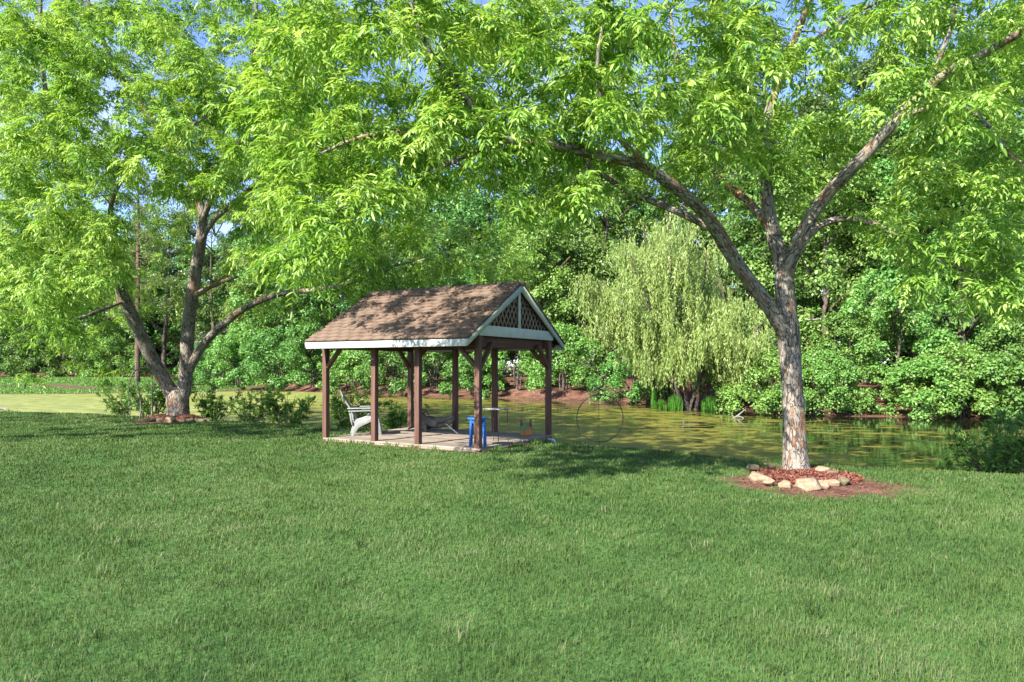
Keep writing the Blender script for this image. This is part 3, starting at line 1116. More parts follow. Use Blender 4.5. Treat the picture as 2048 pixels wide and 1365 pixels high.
dup(chair, cl_ + np.array([-.02, 0, .058]), .17, 'upper of two nested white plastic slat-back garden chairs, stacked on the other')

# blue stool
stl = thing('side_stool', 'bright blue wooden stool with four legs behind the corner post', 'stool', wpos(-.2, .3, DT), -TH + .5)
tp = MB()
tube(tp, [(0, 0, .515), (0, 0, .545)], [.205, .205], 12, 1)
tp.build('seat', M['blue_paint'], stl, bevel=.006)
ap = MB()
for k in range(4):
    ang = k * math.pi / 2
    c, s_ = math.cos(ang), math.sin(ang)
    ap.beam((c * .13 - s_ * .1, s_ * .13 + c * .1, .475), (c * .13 + s_ * .1, s_ * .13 - c * .1, .475), .018, .075)
ap.build('apron', M['blue_paint'], stl)
for k in range(4):
    ang = k * math.pi / 2 + math.pi / 4
    c, s_ = math.cos(ang), math.sin(ang)
    MB().beam((c * .195, s_ * .195, 0), (c * .165, s_ * .165, .512), .045, .03, (c, s_, 0)).build('leg', M['blue_paint'], stl, bevel=.004)

# small folding table with wire legs
tb = thing('side_table', 'small grey side table with thin dark wire legs behind the blue stool', 'table', wpos(-.28, 1.1, DT), -TH - .1)
MB().box(-.2, .2, -.18, .18, .655, .68).build('tabletop', M['table_grey'], tb, bevel=.008)
for sx_, sy_ in ((-1, -1), (-1, 1), (1, -1), (1, 1)):
    lg = MB()
    tube(lg, [(sx_ * .17, sy_ * .15, .655), (sx_ * .175, sy_ * .155, .4), (sx_ * .185, sy_ * .165, 0)], [.007, .007, .006], 6, .2)
    lg.build('leg', M['iron'], tb)
lg = MB()
tube(lg, [(-.17, -.02, .6), (-.12, -.02, .635), (-.1, -.02, .5), (-.1, -.02, .1)], [.006] * 4, 6, .08)
lg.build('wire_brace', M['iron'], tb)

# driftwood root stump
dr = thing('driftwood_stump', 'dark weathered driftwood stump with roots at the back of the deck', 'driftwood', wpos(-2.95, 2.35, DT), -TH)
bm_ = MB()
tube(bm_, [(-.25, 0, .13), (-.05, 0, .2), (.15, .02, .2), (.35, 0, .16)], [.13, .17, .14, .1], 12, .05, .5, 5)
bm_.build('trunk', M['driftwood'], dr, True)
for pth, rr_ in (([(-.15, 0, .2), (-.32, -.05, .12), (-.5, -.08, .02)], [.07, .05, .02]),
                 ([(-.12, 0, .28), (-.2, .0, .42), (-.08, .02, .46), (.04, 0, .38)], [.1, .08, .06, .03]),
                 ([(.2, 0, .22), (.5, -.02, .28), (.75, .02, .36)], [.09, .07, .05]),
                 ([(.25, .02, .14), (.5, .0, .16), (.72, -.04, .24), (.8, -.04, .33)], [.07, .06, .05, .03]),
                 ([(.0, -.1, .2), (.1, -.22, .1), (.2, -.3, .01)], [.07, .05, .03])):
    r_ = MB()
    tube(r_, pth, rr_, 9, .05, .5, 3)
    r_.build('root', M['driftwood'], dr, True)
wr = MB()
a_, b_ = wpos(-2.3, 2.2, DT + .2), wpos(-1.85, 2.02, DT + .012)
tube(wr, [a_, (a_ + b_) / 2, b_], [.011] * 3, 8, .3)
tag(wr.build('pale_rod', M['pipe'], smooth_sh=True), 'thin pale rod leaning from the driftwood stump down to the deck', 'rod')

# rusty green bin with two stub handles
bn = thing('metal_bin', 'small green metal box streaked with orange rust and two stub handles', 'bin', wpos(-.42, 2.62, DT), -TH + .45)
bb_ = MB()
for (x0, x1, y0, y1) in ((-.13, .13, -.1, -.092), (-.13, .13, .092, .1), (-.13, -.122, -.092, .092), (.122, .13, -.092, .092)):
    bb_.box(x0, x1, y0, y1, 0, .27)
bb_.box(-.122, .122, -.092, .092, 0, .01)
bb_.build('body', M['rusty_green'], bn, bevel=.003)
for sx_ in (-1, 1):
    MB().box(sx_ * .1 - .022, sx_ * .1 + .022, -.118, -.102, .2, .35).build('handle', M['post'], bn, bevel=.003)

# white drain pipe at the back corner
pp = MB()
pts = [wpos(.03, GW - .12, -.0), wpos(.16, GW - .2, -.005), wpos(.26, GW - .25, -.02), wpos(.3, GW - .27, -.1), wpos(.31, GW - .27, -.28)]
tube(pp, pts, [.028] * 5, 10, .03)
tag(pp.build('drain_pipe', M['pipe'], smooth_sh=True), 'short white plastic pipe bending down beside the rear corner post', 'pipe')

# big hoop garden ornament at the water's edge
hc = P(1200, 837, 14.6)
hp = thing('hoop_ornament', 'large thin wire hoop with a small ring and cross on top at the water edge', 'garden ornament', (hc[0], hc[1], hc[2]), .1)


def ring(mb, c, R, r, n=48, ax=0.0):
    th = np.linspace(0, 2 * np.pi, n + 1)
    pts_ = np.stack([c[0] + R * np.cos(th), c[1] + 0 * th, c[2] + R * np.sin(th)], 1)
    tube(mb, pts_, [r] * (n + 1), 6, 9)
    return mb


ring(MB(), (0, 0, 0), .505, .011).build('hoop', M['hoop'], hp, True)
ring(MB(), (-.03, 0, .485), .055, .011, 24).build('small_ring', M['iron'], hp, True)
ring(MB(), (-.02, 0, .64), .155, .0035, 32).build('outer_ring', M['hoop'], hp, True)
cb = MB()
for sgn in (-1, 1):
    cb.beam((-.03 - .11, 0, .64 - sgn * .06), (-.03 + .11, 0, .64 + sgn * .06), .03, .006, (0, 1, 0))
cb.build('cross_blade', M['iron'], hp)
sk = MB()
tube(sk, [(-.02, .012, -.75), (-.02, .012, .0), (-.03, .012, .68)], [.005] * 3, 6, .5)
sk.build('stake', M['hoop'], hp)

# ------------------------------------------------------------------ beds: stones, mulch
def stone_mesh(seed, w, d, h):
    r = np.random.default_rng(seed)
    nu, nv = 26, 14
    V = []
    for j in range(nv + 1):
        ph = -math.pi / 2 + math.pi * j / nv
        for i in range(nu):
            th = 2 * math.pi * i / nu
            v = np.array([math.cos(th) * math.cos(ph), math.sin(th) * math.cos(ph), math.sin(ph)])
            V.append(v)
    V = np.array(V)
    planes = nrmz(r.normal(size=(13, 3)) * np.array([1, 1, .45]))
    dd = r.uniform(.42, .8, 13)
    planes = np.vstack([planes, [[0.08, -.1, 1], [0, 0, -1]]])
    dd = np.append(dd, [.36, .5])
    sc = np.min(np.where(V @ planes.T > 1e-3, dd / np.maximum(V @ planes.T, 1e-3), 9), axis=1)
    V = V * np.minimum(sc, 1.05)[:, None]
    V += (vnoise(V * 3 + seed, seed)[:, None] - .5) * .16 * V
    V += (vnoise(V * 9 + seed, seed + 1)[:, None] - .5) * .05 * V
    V = V * np.array([w / 2, d / 2, h / 1.15])
    Q = [(j * nu + i, j * nu + (i + 1) % nu, (j + 1) * nu + (i + 1) % nu, (j + 1) * nu + i) for j in range(nv) for i in range(nu)]
    return V, Q


def stone(name, px, py, wpx, hpx, label, group, mat, seed, tilt=0.0, Y=None, lift=0.0, zc=None):
    Y = 2184 / (py + hpx / 2 - 733) if Y is None else Y
    w, h = wpx / F * Y, hpx / F * Y
    V, Qs = stone_mesh(seed, w * 1.35, w * 1.05, h * .95)
    R = Matrix.Rotation(tilt, 3, 'X') @ Matrix.Rotation(random.Random(seed).uniform(-.3, .3), 3, 'Z')
    V = V @ np.array(R).T
    mb_ = MB().add(V, Qs)
    c = P(px, py, Y + w * .3)
    c[2] = c[2] + lift if zc is None else zc
    o = mb_.build('edging_stone', mat, bevel=0, loc=(float(c[0]), float(c[1]), float(c[2])))
    return tag(o, label, 'stone', group)


g1 = 'stones ringing the mulch bed of the right tree'
for k, (px, py, w, h, lab, mt, ti) in enumerate([
    (1514, 957, 46, 24, 'big pale blocky stone at the left end of the ring round the right tree', 'stone', .25),
    (1507, 942, 28, 13, 'mossy stone behind the big blocky stone at the left of the right tree bed', 'moss_stone', .1),
    (1542, 940, 24, 10, 'low dark mossy stone at the back of the bed, left of the right trunk', 'moss_stone', .1),
    (1539, 964, 30, 19, 'tan stone between the big blocky stone and a small weed, right tree bed', 'stone', .3),
    (1572, 968, 28, 14, 'small tan stone just left of the broad flat slab, right tree bed', 'stone', .25),
    (1608, 969, 52, 24, 'broad pale flat slab tilted at the front centre of the right tree bed', 'stone', .55),
    (1647, 969, 30, 16, 'tan stone just right of the broad flat slab, right tree bed', 'stone', .35),
    (1667, 966, 27, 16, 'rounded yellowish stone, second right of the broad flat slab, right tree bed', 'stone', .25),
    (1688, 962, 28, 19, 'grey brown shaded stone at the right end of the right tree bed', 'moss_stone', .2),
    (1644, 947, 32, 13, 'smooth pale stone behind the mulch just right of the right trunk', 'stone', .15),
    (1665, 953, 24, 10, 'low dark stone near the right end behind the mulch, right tree bed', 'moss_stone', .1)]):
    stone('edging_stone', px, py, w, h, lab, g1, M[mt], 100 + k, ti, lift=.06 if py < 956 else .0)
g2 = 'stones ringing the mulch bed of the left tree'
for k, (px, py, w, h, lab, mt) in enumerate([
    (303, 847, 26, 8, 'flat brown stone at the left end of the left tree bed', 'moss_stone'),
    (321, 845, 18, 8, 'yellow green mossy stone left of the pale blocky stone, left tree bed', 'moss_stone'),
    (341, 846, 25, 13, 'pale topped blocky stone at the front of the left tree bed', 'stone'),
    (361, 846, 16, 7, 'small yellow stone right of the pale blocky stone, left tree bed', 'stone'),
    (379, 845, 24, 9, 'brown flat stone right of the left trunk base, left tree bed', 'moss_stone'),
    (397, 846, 24, 8, 'dark flat stone second from the right end of the left tree bed', 'moss_stone'),
    (412, 848, 18, 7, 'small dark stone at the right end of the left tree bed', 'moss_stone')]):
    stone('edging_stone', px, py, w * 1.1, h * 1.5, lab, g2, M[mt], 140 + k, .1, Y=19.42 + .12 * abs(k - 3) ** 1.4 * .5, zc=.045 if k != 2 else .07)


def mulch(name, c, rx, ry, h, n, label, seed):
    r = np.random.default_rng(seed)
    mb_ = MB()
    a = np.linspace(0, 2 * np.pi, 40, endpoint=False)
    rings = np.linspace(0, 1, 9)
    V = []
    for q in rings:
        for th in a:
            x, y = c[0] + rx * q * np.cos(th), c[1] + ry * q * np.sin(th)
            V.append((x, y, h * (1 - q ** 2) + .012 - .05 * (q == 1)))
    V = np.array(V)
    V[:, 2] += gz(V[:, 0], V[:, 1]) + .02 * (vnoise(V * 9, seed) - .5)
    Qs = [(j * 40 + i, j * 40 + (i + 1) % 40, (j + 1) * 40 + (i + 1) % 40, (j + 1) * 40 + i) for j in range(8) for i in range(40)]
    mb_.add(V, [tuple(q[::-1]) for q in Qs], tint=.4)
    q = np.sqrt(r.random(n)) * 1.02
    th = r.uniform(0, 2 * np.pi, n)
    x, y = c[0] + rx * q * np.cos(th), c[1] + ry * q * np.sin(th)
    z = h * (1 - q ** 2) + .018 + gz(x, y)
    d = r.normal(size=(n, 3)) * np.array([1, 1, .35])
    nn = r.normal(size=(n, 3)) * .5 + np.array([0, 0, 1])
    leaf4(mb_, np.stack([x, y, z], -1), d, nn, r.uniform(.03, .09, n), r.uniform(.004, .012, n), r.random(n), 0)
    q = np.sqrt(r.uniform(.7, 3.2, n // 8))
    th = r.uniform(0, 2 * np.pi, n // 8)
    x, y = c[0] - .1 + rx * q * np.cos(th), c[1] - .3 + ry * q * np.sin(th)
    k = soil_mask(x, y) > .5
    x, y = x[k], y[k]
    m_ = len(x)
    leaf4(mb_, np.stack([x, y, gz(x, y) + .008], -1), r.normal(size=(m_, 3)) * np.array([1, 1, .2]), r.normal(size=(m_, 3)) * .3 + np.array([0, 0, 1]),
          r.uniform(.015, .06, m_), r.uniform(.004, .012, m_), r.random(m_), 0)
    return tag(mb_.build(name, M['mulch']), label, 'mulch', kind='stuff')


mulch('mulch', (4.24, 9.9), .74, .7, .06, 6000, 'red wood mulch mounded round the right trunk inside its ring of stones', 3)
mulch('mulch', (-10.2, 20.75), .95, .55, .16, 3000, 'dark red wood mulch round the base of the forked left tree', 4)

# ------------------------------------------------------------------ pecan trees
def compound_leaves(mb, base, dirn, L, rng, tone, npair=5, size=1.0):
    """base, dirn (n,3): drooping pinnate leaves"""
    n = len(base)
    dirn = nrmz(dirn)
    down = np.array([0, 0, -1.0])
    side = nrmz(np.cross(dirn, np.array([0, 0, 1.0])) + rng.normal(0, .25, (n, 3)))
    droop = rng.uniform(.1, .6, n)[:, None]
    for k in range(npair + 1):
        f = .25 + .75 * k / npair
        pos = base + dirn * (L * f)[:, None] + down * droop * (L * f * f)[:, None]
        tang = nrmz(dirn + down * droop * 2 * f)
        for s in ((-1, 1) if k < npair else (0,)):
            if s == 0:
                d = tang + down * .25
                ln = L * .36
            else:
                d = side * s * .8 + tang * .55 + down * rng.uniform(.0, .55, n)[:, None]
                ln = L * (.24 + .13 * math.sin(math.pi * (k + 1) / (npair + 1)))
            d = d + rng.normal(0, .18, (n, 3))
            ln = ln * rng.uniform(.85, 1.15, n) * size
            nn = np.array([0, 0, 1.0]) + tang * .3 + rng.normal(0, .3, (n, 3))
            leaf6(mb, pos + rng.normal(0, .008, (n, 3)), d, nn, ln, ln * rng.uniform(.13, .175, n),
                  np.clip(tone + rng.normal(0, .18, n) + .12 * (k / npair - .5), 0, 1), curl=.12, fold=.3)


def grid_points(rows, c0, k, rng, row0=0):
    pts = []
    for r, row in enumerate(rows):
        for c, ch in enumerate(row):
            if ch in ' .':
                continue
            m_ = rng.poisson(int(ch) * k)
            for _ in range(m_):
                pts.append(((c0 + c + rng.random()) * 64, (row0 + r + rng.random()) * 64))
    return pts


def pecan(name, label, base, limbs, trunk, shoots, rng, leafL, ntwig, bark_rough, group=None):
    root = thing(name, label, 'tree', base)
    bx, by, bz = base
    off = np.array(base)

    def w2l(p):
        return np.asarray(p) - off
    nodes, dirs = [], []
    tb_ = MB()
    tp_ = [w2l(P(*q[:3])) for q in trunk]
    c = tube(tb_, tp_, [q[3] * .85 for q in trunk], 40, .035, bark_rough, 3)
    tr_o = tb_.build('trunk', M['pecan_bark'], root, True)
    for li, lm in enumerate(limbs):
        b_ = MB()
        r0 = lm[0][3]
        c = tube(b_, [w2l(P(*q[:3])) for q in lm], [q[3] * (.92 - .12 * qi / len(lm)) for qi, q in enumerate(lm)], 20 if r0 > .07 else 12, max(.045, r0 * .5), bark_rough, 10 + li, wob=.05)
        b_.build('limb', M['pecan_bark'], root, True)
        rad = np.interp(np.linspace(0, 1, len(c)), np.linspace(0, 1, len(lm)), [q[3] for q in lm])
        st_ = max(1, len(c) // 30)
        for q in range(int(len(c) * .3), len(c), st_):
            nodes.append((c[q], rad[q]))
    # twig network: attach every shoot to the closest wood
    targets = [w2l(q) for q in shoots]
    kd = kdtree.KDTree(len(nodes))
    for i_, (p, r_) in enumerate(nodes):
        kd.insert(p, i_)
    kd.balance()
    order = sorted(range(len(targets)), key=lambda i: kd.find(targets[i])[2])
    tw = MB()
    ends, edir = [], []
    pend = 0
    for cnt, i in enumerate(order):
        if cnt % 40 == 0:
            kd = kdtree.KDTree(len(nodes))
            for q, (p, r_) in enumerate(nodes):
                kd.insert(p, q)
            kd.balance()
        p1 = targets[i]
        _, qi, dd = kd.find(p1)
        p0, r0 = nodes[qi]
        p0 = np.asarray(p0)
        v = p1 - p0
        dd = max(dd, .05)
        lift = np.array([0, 0, .12 * dd])
        pm1 = p0 + v * .4 + lift + rng.normal(0, .05 * dd, 3)
        pm2 = p0 + v * .75 + lift * .8 + rng.normal(0, .04 * dd, 3)
        rb_ = min(r0 * .7, .006 + .012 * dd)
        tube(tw, [p0, pm1, pm2, p1], [rb_, rb_ * .75, rb_ * .5, .003], 5, max(.12, dd / 8), 0, 0)
        for pm, rr in ((pm1, rb_ * .75), (pm2, rb_ * .5), (p1, .004)):
            nodes.append((pm, rr))
        ends.append(p1)
        edir.append(v / dd)
    tag(tw.build('twigs', M['twig'], root), kind='stuff')
    ends, edir = np.array(ends), np.array(edir)
    lv = MB()
    tone0 = rng.normal(.5, .13, len(ends)) + .25 * (fbm((ends + off) * .8, 61) - .5)
    for k in range(ntwig):
        back = rng.uniform(0, .38, len(ends))[:, None]
        b_ = ends - edir * back
        d = edir * rng.uniform(.1, 1.0, len(ends))[:, None] + perp(edir, rng) * .8 + np.array([0, 0, .05])
        d[:, 2] = d[:, 2] * .5 + .05
        keep = rng.random(len(ends)) < .93
        compound_leaves(lv, b_[keep], d[keep], rng.uniform(.75, 1.15, keep.sum()) * leafL, rng, tone0[keep], 5 if k % 2 else 6)
    lv.build('crown', M['pecan_leaf'], root)
    return root


R_ROWS = [  # columns start at 8 (px 512)
    '578999899998988765667888',
    '678878999999999875567888',
    '578488999999998765437888',
    '567569999998888654436788',
    '578888877778878667666788',
    '688887555545544333356888',
    '798753333211022113367888',
    '6764210.....1......46888',
    '221.................4888',
    '....................1455']
R_UP = ['222222222222222235555555555555'] * 5
L_ROWS = [
    '77767532452',
    '78766533465',
    '77835666776',
    '77525777775',
    '88656777774',
    '77766777653',
    '76533346421',
    '67661213332333231',
    '78751.1255555666631',
    '67431..223455554.',
    '2232...1..1.....',
    '.112............']
L_UP = ['555555555555'] * 4


def shoot_pts(px_list, ylo, yhi, pw, centre, rmax, rng, special=None):
    out_ = []
    for (px, py) in px_list:
        for _ in range(12):
            lo, hi = (ylo, yhi) if special is None else special(px, py, ylo, yhi)
            Y = lo + (hi - lo) * rng.random() ** pw
            p = P(px, py, Y)
            if math.hypot(p[0] - centre[0], p[1] - centre[1]) < rmax:
                out_.append(p)
                break
    return out_


rngR = np.random.default_rng(11)
R_TRUNK = [(1592, 956, 10.3, .33), (1592, 944, 10.3, .27), (1591, 925, 10.3, .225), (1589, 880, 10.3, .198), (1586, 800, 10.3, .188), (1581, 730, 10.3, .184),
           (1577, 670, 10.3, .19), (1573, 620, 10.3, .175), (1569, 570, 10.3, .165), (1568, 525, 10.3, .15)]
R_LIMBS = [
    [(1583, 705, 10.32, .10), (1563, 662, 10.25, .125), (1530, 605, 10.05, .12), (1500, 560, 9.9, .115), (1465, 510, 9.7, .11), (1425, 450, 9.4, .10), (1385, 405, 9.1, .095),
     (1340, 365, 8.8, .088), (1280, 330, 8.5, .08), (1190, 312, 8.2, .066), (1090, 292, 7.9, .055), (980, 275, 7.7, .045), (860, 262, 7.5, .035), (740, 270, 7.3, .026), (640, 310, 7.2, .016)],
    [(1452, 490, 9.6, .06), (1430, 462, 9.55, .07), (1390, 440, 9.6, .065), (1330, 416, 9.7, .058), (1260, 388, 9.8, .05), (1200, 350, 9.8, .04), (1130, 330, 9.6, .03), (1000, 335, 9.2, .018)],
    [(1571, 580, 10.3, .11), (1563, 530, 10.35, .125), (1548, 480, 10.4, .118), (1536, 420, 10.5, .11), (1530, 340, 10.5, .1), (1535, 240, 10.4, .085), (1560, 160, 10.2, .072),
     (1590, 80, 9.9, .058), (1625, -20, 9.6, .048), (1660, -140, 9.2, .03)],
    [(1540, 455, 10.45, .05), (1520, 430, 10.5, .075), (1475, 385, 10.8, .07), (1430, 340, 11, .058), (1400, 250, 11.2, .048), (1360, 150, 11.2, .038), (1340, 20, 11.2, .025)],
    [(1569, 575, 10.3, .10), (1576, 535, 10.25, .125), (1592, 498, 10.2, .122), (1615, 450, 10.1, .114), (1650, 395, 9.9, .106), (1700, 340, 9.6, .097), (1780, 255, 9.2, .086),
     (1870, 165, 8.8, .076), (1960, 110, 8.4, .066), (2060, 50, 8.0, .056), (2200, -30, 7.5, .035)],
    [(1606, 490, 10.15, .045), (1630, 460, 10.05, .058), (1660, 443, 10.0, .056), (1695, 438, 9.9, .054), (1740, 446, 9.7, .05), (1800, 475, 9.5, .044), (1850, 510, 9.3, .037), (1900, 535, 9.2, .028), (1975, 552, 9.0, .014)],
    [(1805, 232, 9.08, .03), (1840, 220, 9.0, .037), (1885, 212, 9.0, .036), (1930, 214, 8.9, .033), (1970, 250, 8.8, .028), (2010, 300, 8.7, .022), (2060, 340, 8.6, .015)],
    [(1540, 215, 10.35, .035), (1555, 180, 10.4, .042), (1600, 110, 10.5, .038), (1680, 42, 10.7, .032), (1760, 0, 10.9, .027), (1850, -60, 11, .016)],
    [(1330, 358, 8.75, .04), (1270, 310, 8.3, .042), (1210, 230, 7.9, .036), (1195, 130, 7.6, .03), (1210, 20, 7.3, .024), (1230, -120, 7, .014)],
    [(1010, 279, 7.75, .03), (975, 250, 7.6, .035), (920, 180, 7.4, .031), (850, 85, 7.2, .026), (820, 0, 7.0, .021), (800, -120, 6.8, .013)],
    [(1020, 281, 7.76, .028), (960, 298, 7.7, .03), (880, 335, 7.6, .026), (780, 380, 7.4, .021), (680, 420, 7.2, .016), (600, 460, 7.1, .01)],
    [(1860, 175, 8.85, .03), (1900, 60, 8.6, .03), (1930, -60, 8.4, .025), (1950, -200, 8.2, .015)],
    [(1195, 313, 8.2, .02), (1172, 330, 8.0, .022), (1174, 380, 7.95, .017), (1160, 440, 7.9, .01)],
]
def spR(px, py, lo, hi):
    if rngR.random() < .66:
        if px > 1480 and py < 330:
            return (9.7, 13.4)
        if 1440 < px < 1800 and py >= 290:
            return (10.5, 13.4)
        if 1150 < px <= 1480 and py > 270:
            return (9.9, 13.4)
    if px > 1700 and py > 330:
        return (8.2, 12.5)
    return (lo, hi)


sp_ = shoot_pts(grid_points(R_ROWS, 8, .95, rngR), 6.8, 13, 1.25, (4.3, 10.3), 8.8, rngR, spR)
sp_ += shoot_pts(grid_points(R_UP, 4, .55, rngR, -5), 6.5, 14, 1.0, (4.3, 10.3), 8.2, rngR)
sp_ += [P(650, 275, 10.4) + rngR.normal(0, 1, 3) * np.array([.75, .6, .4]) for _ in range(42)]  # extra shoots added to throw shade on the gazebo roof
pecan('pecan_tree', 'big leafy tree with flaky pale trunk forking low, right of the gazebo', P(1592, 945, 10.3) * np.array([1, 1, 0]), R_LIMBS, R_TRUNK, sp_, rngR, .285, 12, .14)

rngL = np.random.default_rng(12)
L_TRUNK = [(356, 850, 20.8, .52), (356, 840, 20.8, .44), (356, 826, 20.8, .385), (356, 806, 20.8, .37), (356, 786, 20.8, .33), (357, 774, 20.8, .2)]
L_LIMBS = [
    [(352, 812, 20.8, .2), (340, 785, 20.75, .23), (322, 750, 20.6, .225), (303, 715, 20.4, .215), (275, 655, 20.0, .205), (245, 590, 19.5, .185), (222, 530, 19.0, .165), (195, 480, 18.6, .145), (170, 430, 18.2, .125),
     (140, 360, 17.6, .105), (110, 280, 17, .085), (90, 180, 16.5, .065), (80, 60, 16, .045), (90, -80, 15.5, .025)],
    [(362, 815, 20.8, .2), (367, 785, 20.8, .23), (371, 750, 20.8, .225), (375, 690, 20.7, .212), (381, 610, 20.6, .2), (393, 540, 20.4, .185), (403, 470, 20.2, .168), (405, 425, 20.1, .148), (385, 370, 20, .13), (345, 300, 19.8, .118),
     (290, 220, 19.5, .108), (240, 150, 19.2, .096), (205, 80, 19, .082), (175, 0, 18.8, .066), (140, -120, 18.5, .035)],
    [(371, 770, 20.8, .1), (382, 735, 20.75, .14), (400, 700, 20.65, .136), (425, 670, 20.5, .13), (460, 640, 20.2, .12), (510, 607, 19.8, .108), (560, 588, 19.4, .096), (620, 580, 19, .082), (690, 570, 18.5, .066), (760, 540, 18, .046), (850, 520, 17.6, .022)],
    [(388, 592, 20.5, .07), (400, 586, 20.4, .09), (425, 572, 20.3, .08), (447, 563, 20.1, .07), (473, 554, 20, .058)],
    [(230, 545, 19.1, .07), (200, 530, 18.5, .088), (160, 518, 18, .084), (90, 500, 17, .08), (40, 475, 16, .074), (-10, 455, 15.2, .066), (-100, 430, 14, .04)],
    [(404, 445, 20.1, .08), (425, 390, 19.5, .098), (455, 330, 18.8, .09), (490, 250, 18, .08), (508, 120, 17.5, .068), (515, 0, 17, .05), (520, -120, 16.5, .025)],
    [(403, 480, 20.2, .06), (430, 440, 19.4, .075), (480, 395, 18.4, .068), (560, 330, 17, .056), (680, 280, 15.5, .045), (800, 230, 14.5, .032), (880, 180, 14, .016)],
    [(245, 605, 19.5, .05), (200, 622, 18.8, .064), (150, 640, 18, .058), (60, 650, 16.8, .046), (-40, 640, 15.5, .025)],
    [(247, 600, 19.5, .05), (232, 545, 18.2, .074), (222, 470, 16.8, .066), (232, 380, 15.5, .056), (300, 300, 14.5, .046), (400, 240, 13.8, .036), (480, 180, 13.3, .02)],
    [(302, 722, 20.4, .03), (290, 735, 20.2, .032), (275, 738, 20, .028), (262, 752, 19.8, .02), (255, 790, 19.6, .014), (262, 842, 19.6, .012)],
]
spL = lambda px, py, lo, hi: (20.6, 25) if (380 < px < 690 and 510 < py < 670) else (21.5, 26) if ((265 < px < 470 and py > 400) or (180 < px < 300 and py > 575)) else ((16.5, 23) if px > 520 and py > 440 else ((13, 19) if py > 600 else (lo, hi)))
sp_ = shoot_pts(grid_points(L_ROWS, 0, 3.3, rngL), 12, 25, 1.15, (-10.2, 20.8), 10.8, rngL, spL)
sp_ += shoot_pts(grid_points(['788888'] * 11, -6, .7, rngL), 12, 24, 1.0, (-10.2, 20.8), 10.5, rngL)
sp_ += shoot_pts(grid_points(L_UP, -3, .8, rngL, -4), 12, 25, 1.0, (-10.2, 20.8), 10, rngL)
pecan('pecan_tree', 'big leafy tree forking at its base into spreading limbs, left of the gazebo', P(356, 838, 20.8) * np.array([1, 1, 0]), L_LIMBS, L_TRUNK, sp_, rngL, .295, 14, .14)

# ------------------------------------------------------------------ woodland trees
def crown_pts(rng, h0, h1, R, nclump, nleaf, flat=.55, prof='round', cr=(.15, .28)):
    """clumped leaf points: positions, normals"""
    Ps, Ns, Cs = [], [], []
    for k in range(nclump):
        h = rng.random() ** .85
        if prof == 'round':
            rr = R * (math.sin(math.pi * (.12 + .80 * h)) ** .7)
        elif prof == 'shrub':
            rr = R * math.sqrt(max(0, 1 - h ** 2.2))
        else:
            rr = R * (1.05 - .85 * h)
        az = rng.uniform(0, 2 * math.pi)
        rad = rr * math.sqrt(rng.uniform(.12, 1))
        c = np.array([rad * math.cos(az), rad * math.sin(az), h0 + (h1 - h0) * h])
        r_ = R * rng.uniform(*cr)
        n = int(nleaf * rng.uniform(.6, 1.4))
        v = nrmz(rng.normal(size=(n, 3)) + np.array([0, 0, .35]) + .35 * c * np.array([1, 1, 0]) / R)
        q = c + v * r_ * (rng.random((n, 1)) ** .45) * np.array([1, 1, flat])
        q[:, 2] -= .12 * r_ * ((q[:, 0] - c[0]) ** 2 + (q[:, 1] - c[1]) ** 2) / r_ ** 2
        Ps.append(q)
        Ns.append(nrmz(v * .7 + np.array([0, 0, .6]) + rng.normal(0, .55, (n, 3))))
        Cs.append(c)
    return np.vstack(Ps), np.vstack(Ns), np.array(Cs)


def make_tree_meshes(seed, H, h0, R, nclump, nleaf, leaf, prof='round', trunk_r=.16, flat=.55, bark='dark_bark', leafm='oak_leaf', lean=.4, stems=1, cr=(.15, .28)):
    rng = np.random.default_rng(seed)
    q, n_, cs = crown_pts(rng, h0, H, R, nclump, nleaf, flat, prof, cr)
    mbc = MB()
    d = perp(n_, rng) + np.array([0, 0, -.25])
    tone = np.clip(rng.normal(.5, .2, len(q)), 0, 1)
    L = leaf * rng.uniform(.7, 1.3, len(q))
    leaf4(mbc, q, d, n_, L, L * .34, tone)
    mbt = MB()
    for s in range(stems):
        ox, oy = (0, 0) if stems == 1 else rng.normal(0, .2, 2)
        top = np.array([ox * 3 + rng.normal(0, lean), oy * 3 + rng.normal(0, lean), H * .82])
        tube(mbt, [(ox, oy, -.4), (ox + rng.normal(0, .1), oy, H * .2), top * .55 + rng.normal(0, .1, 3), top], [trunk_r * 1.35, trunk_r, trunk_r * .65, trunk_r * .15], 9, H / 14, .1, seed % 50)
    for c in cs[:: max(1, len(cs) // 16)]:
        z0 = max(H * .12, c[2] - np.hypot(c[0], c[1]) * .9)
        z0 = min(z0, H * .75)
        tube(mbt, [(0, 0, z0), (c[0] * .5, c[1] * .5, z0 * .45 + c[2] * .55), c], [trunk_r * .4, trunk_r * .25, .012], 5, H / 10, 0, 3)
    return mbt, mbc


def tree_proto(name, label, cat, group, seed, **kw):
    bark, leafm = kw.get('bark', 'dark_bark'), kw.get('leafm', 'oak_leaf')
    root = thing(name, label, cat, (0, 0, -50), 0, group)
    mbt, mbc = make_tree_meshes(seed, **kw)
    mbt.build('trunk' if cat == 'tree' else 'stems', M[bark], root, True)
    mbc.build('crown' if cat == 'tree' else 'foliage', M[leafm], root)
    return root


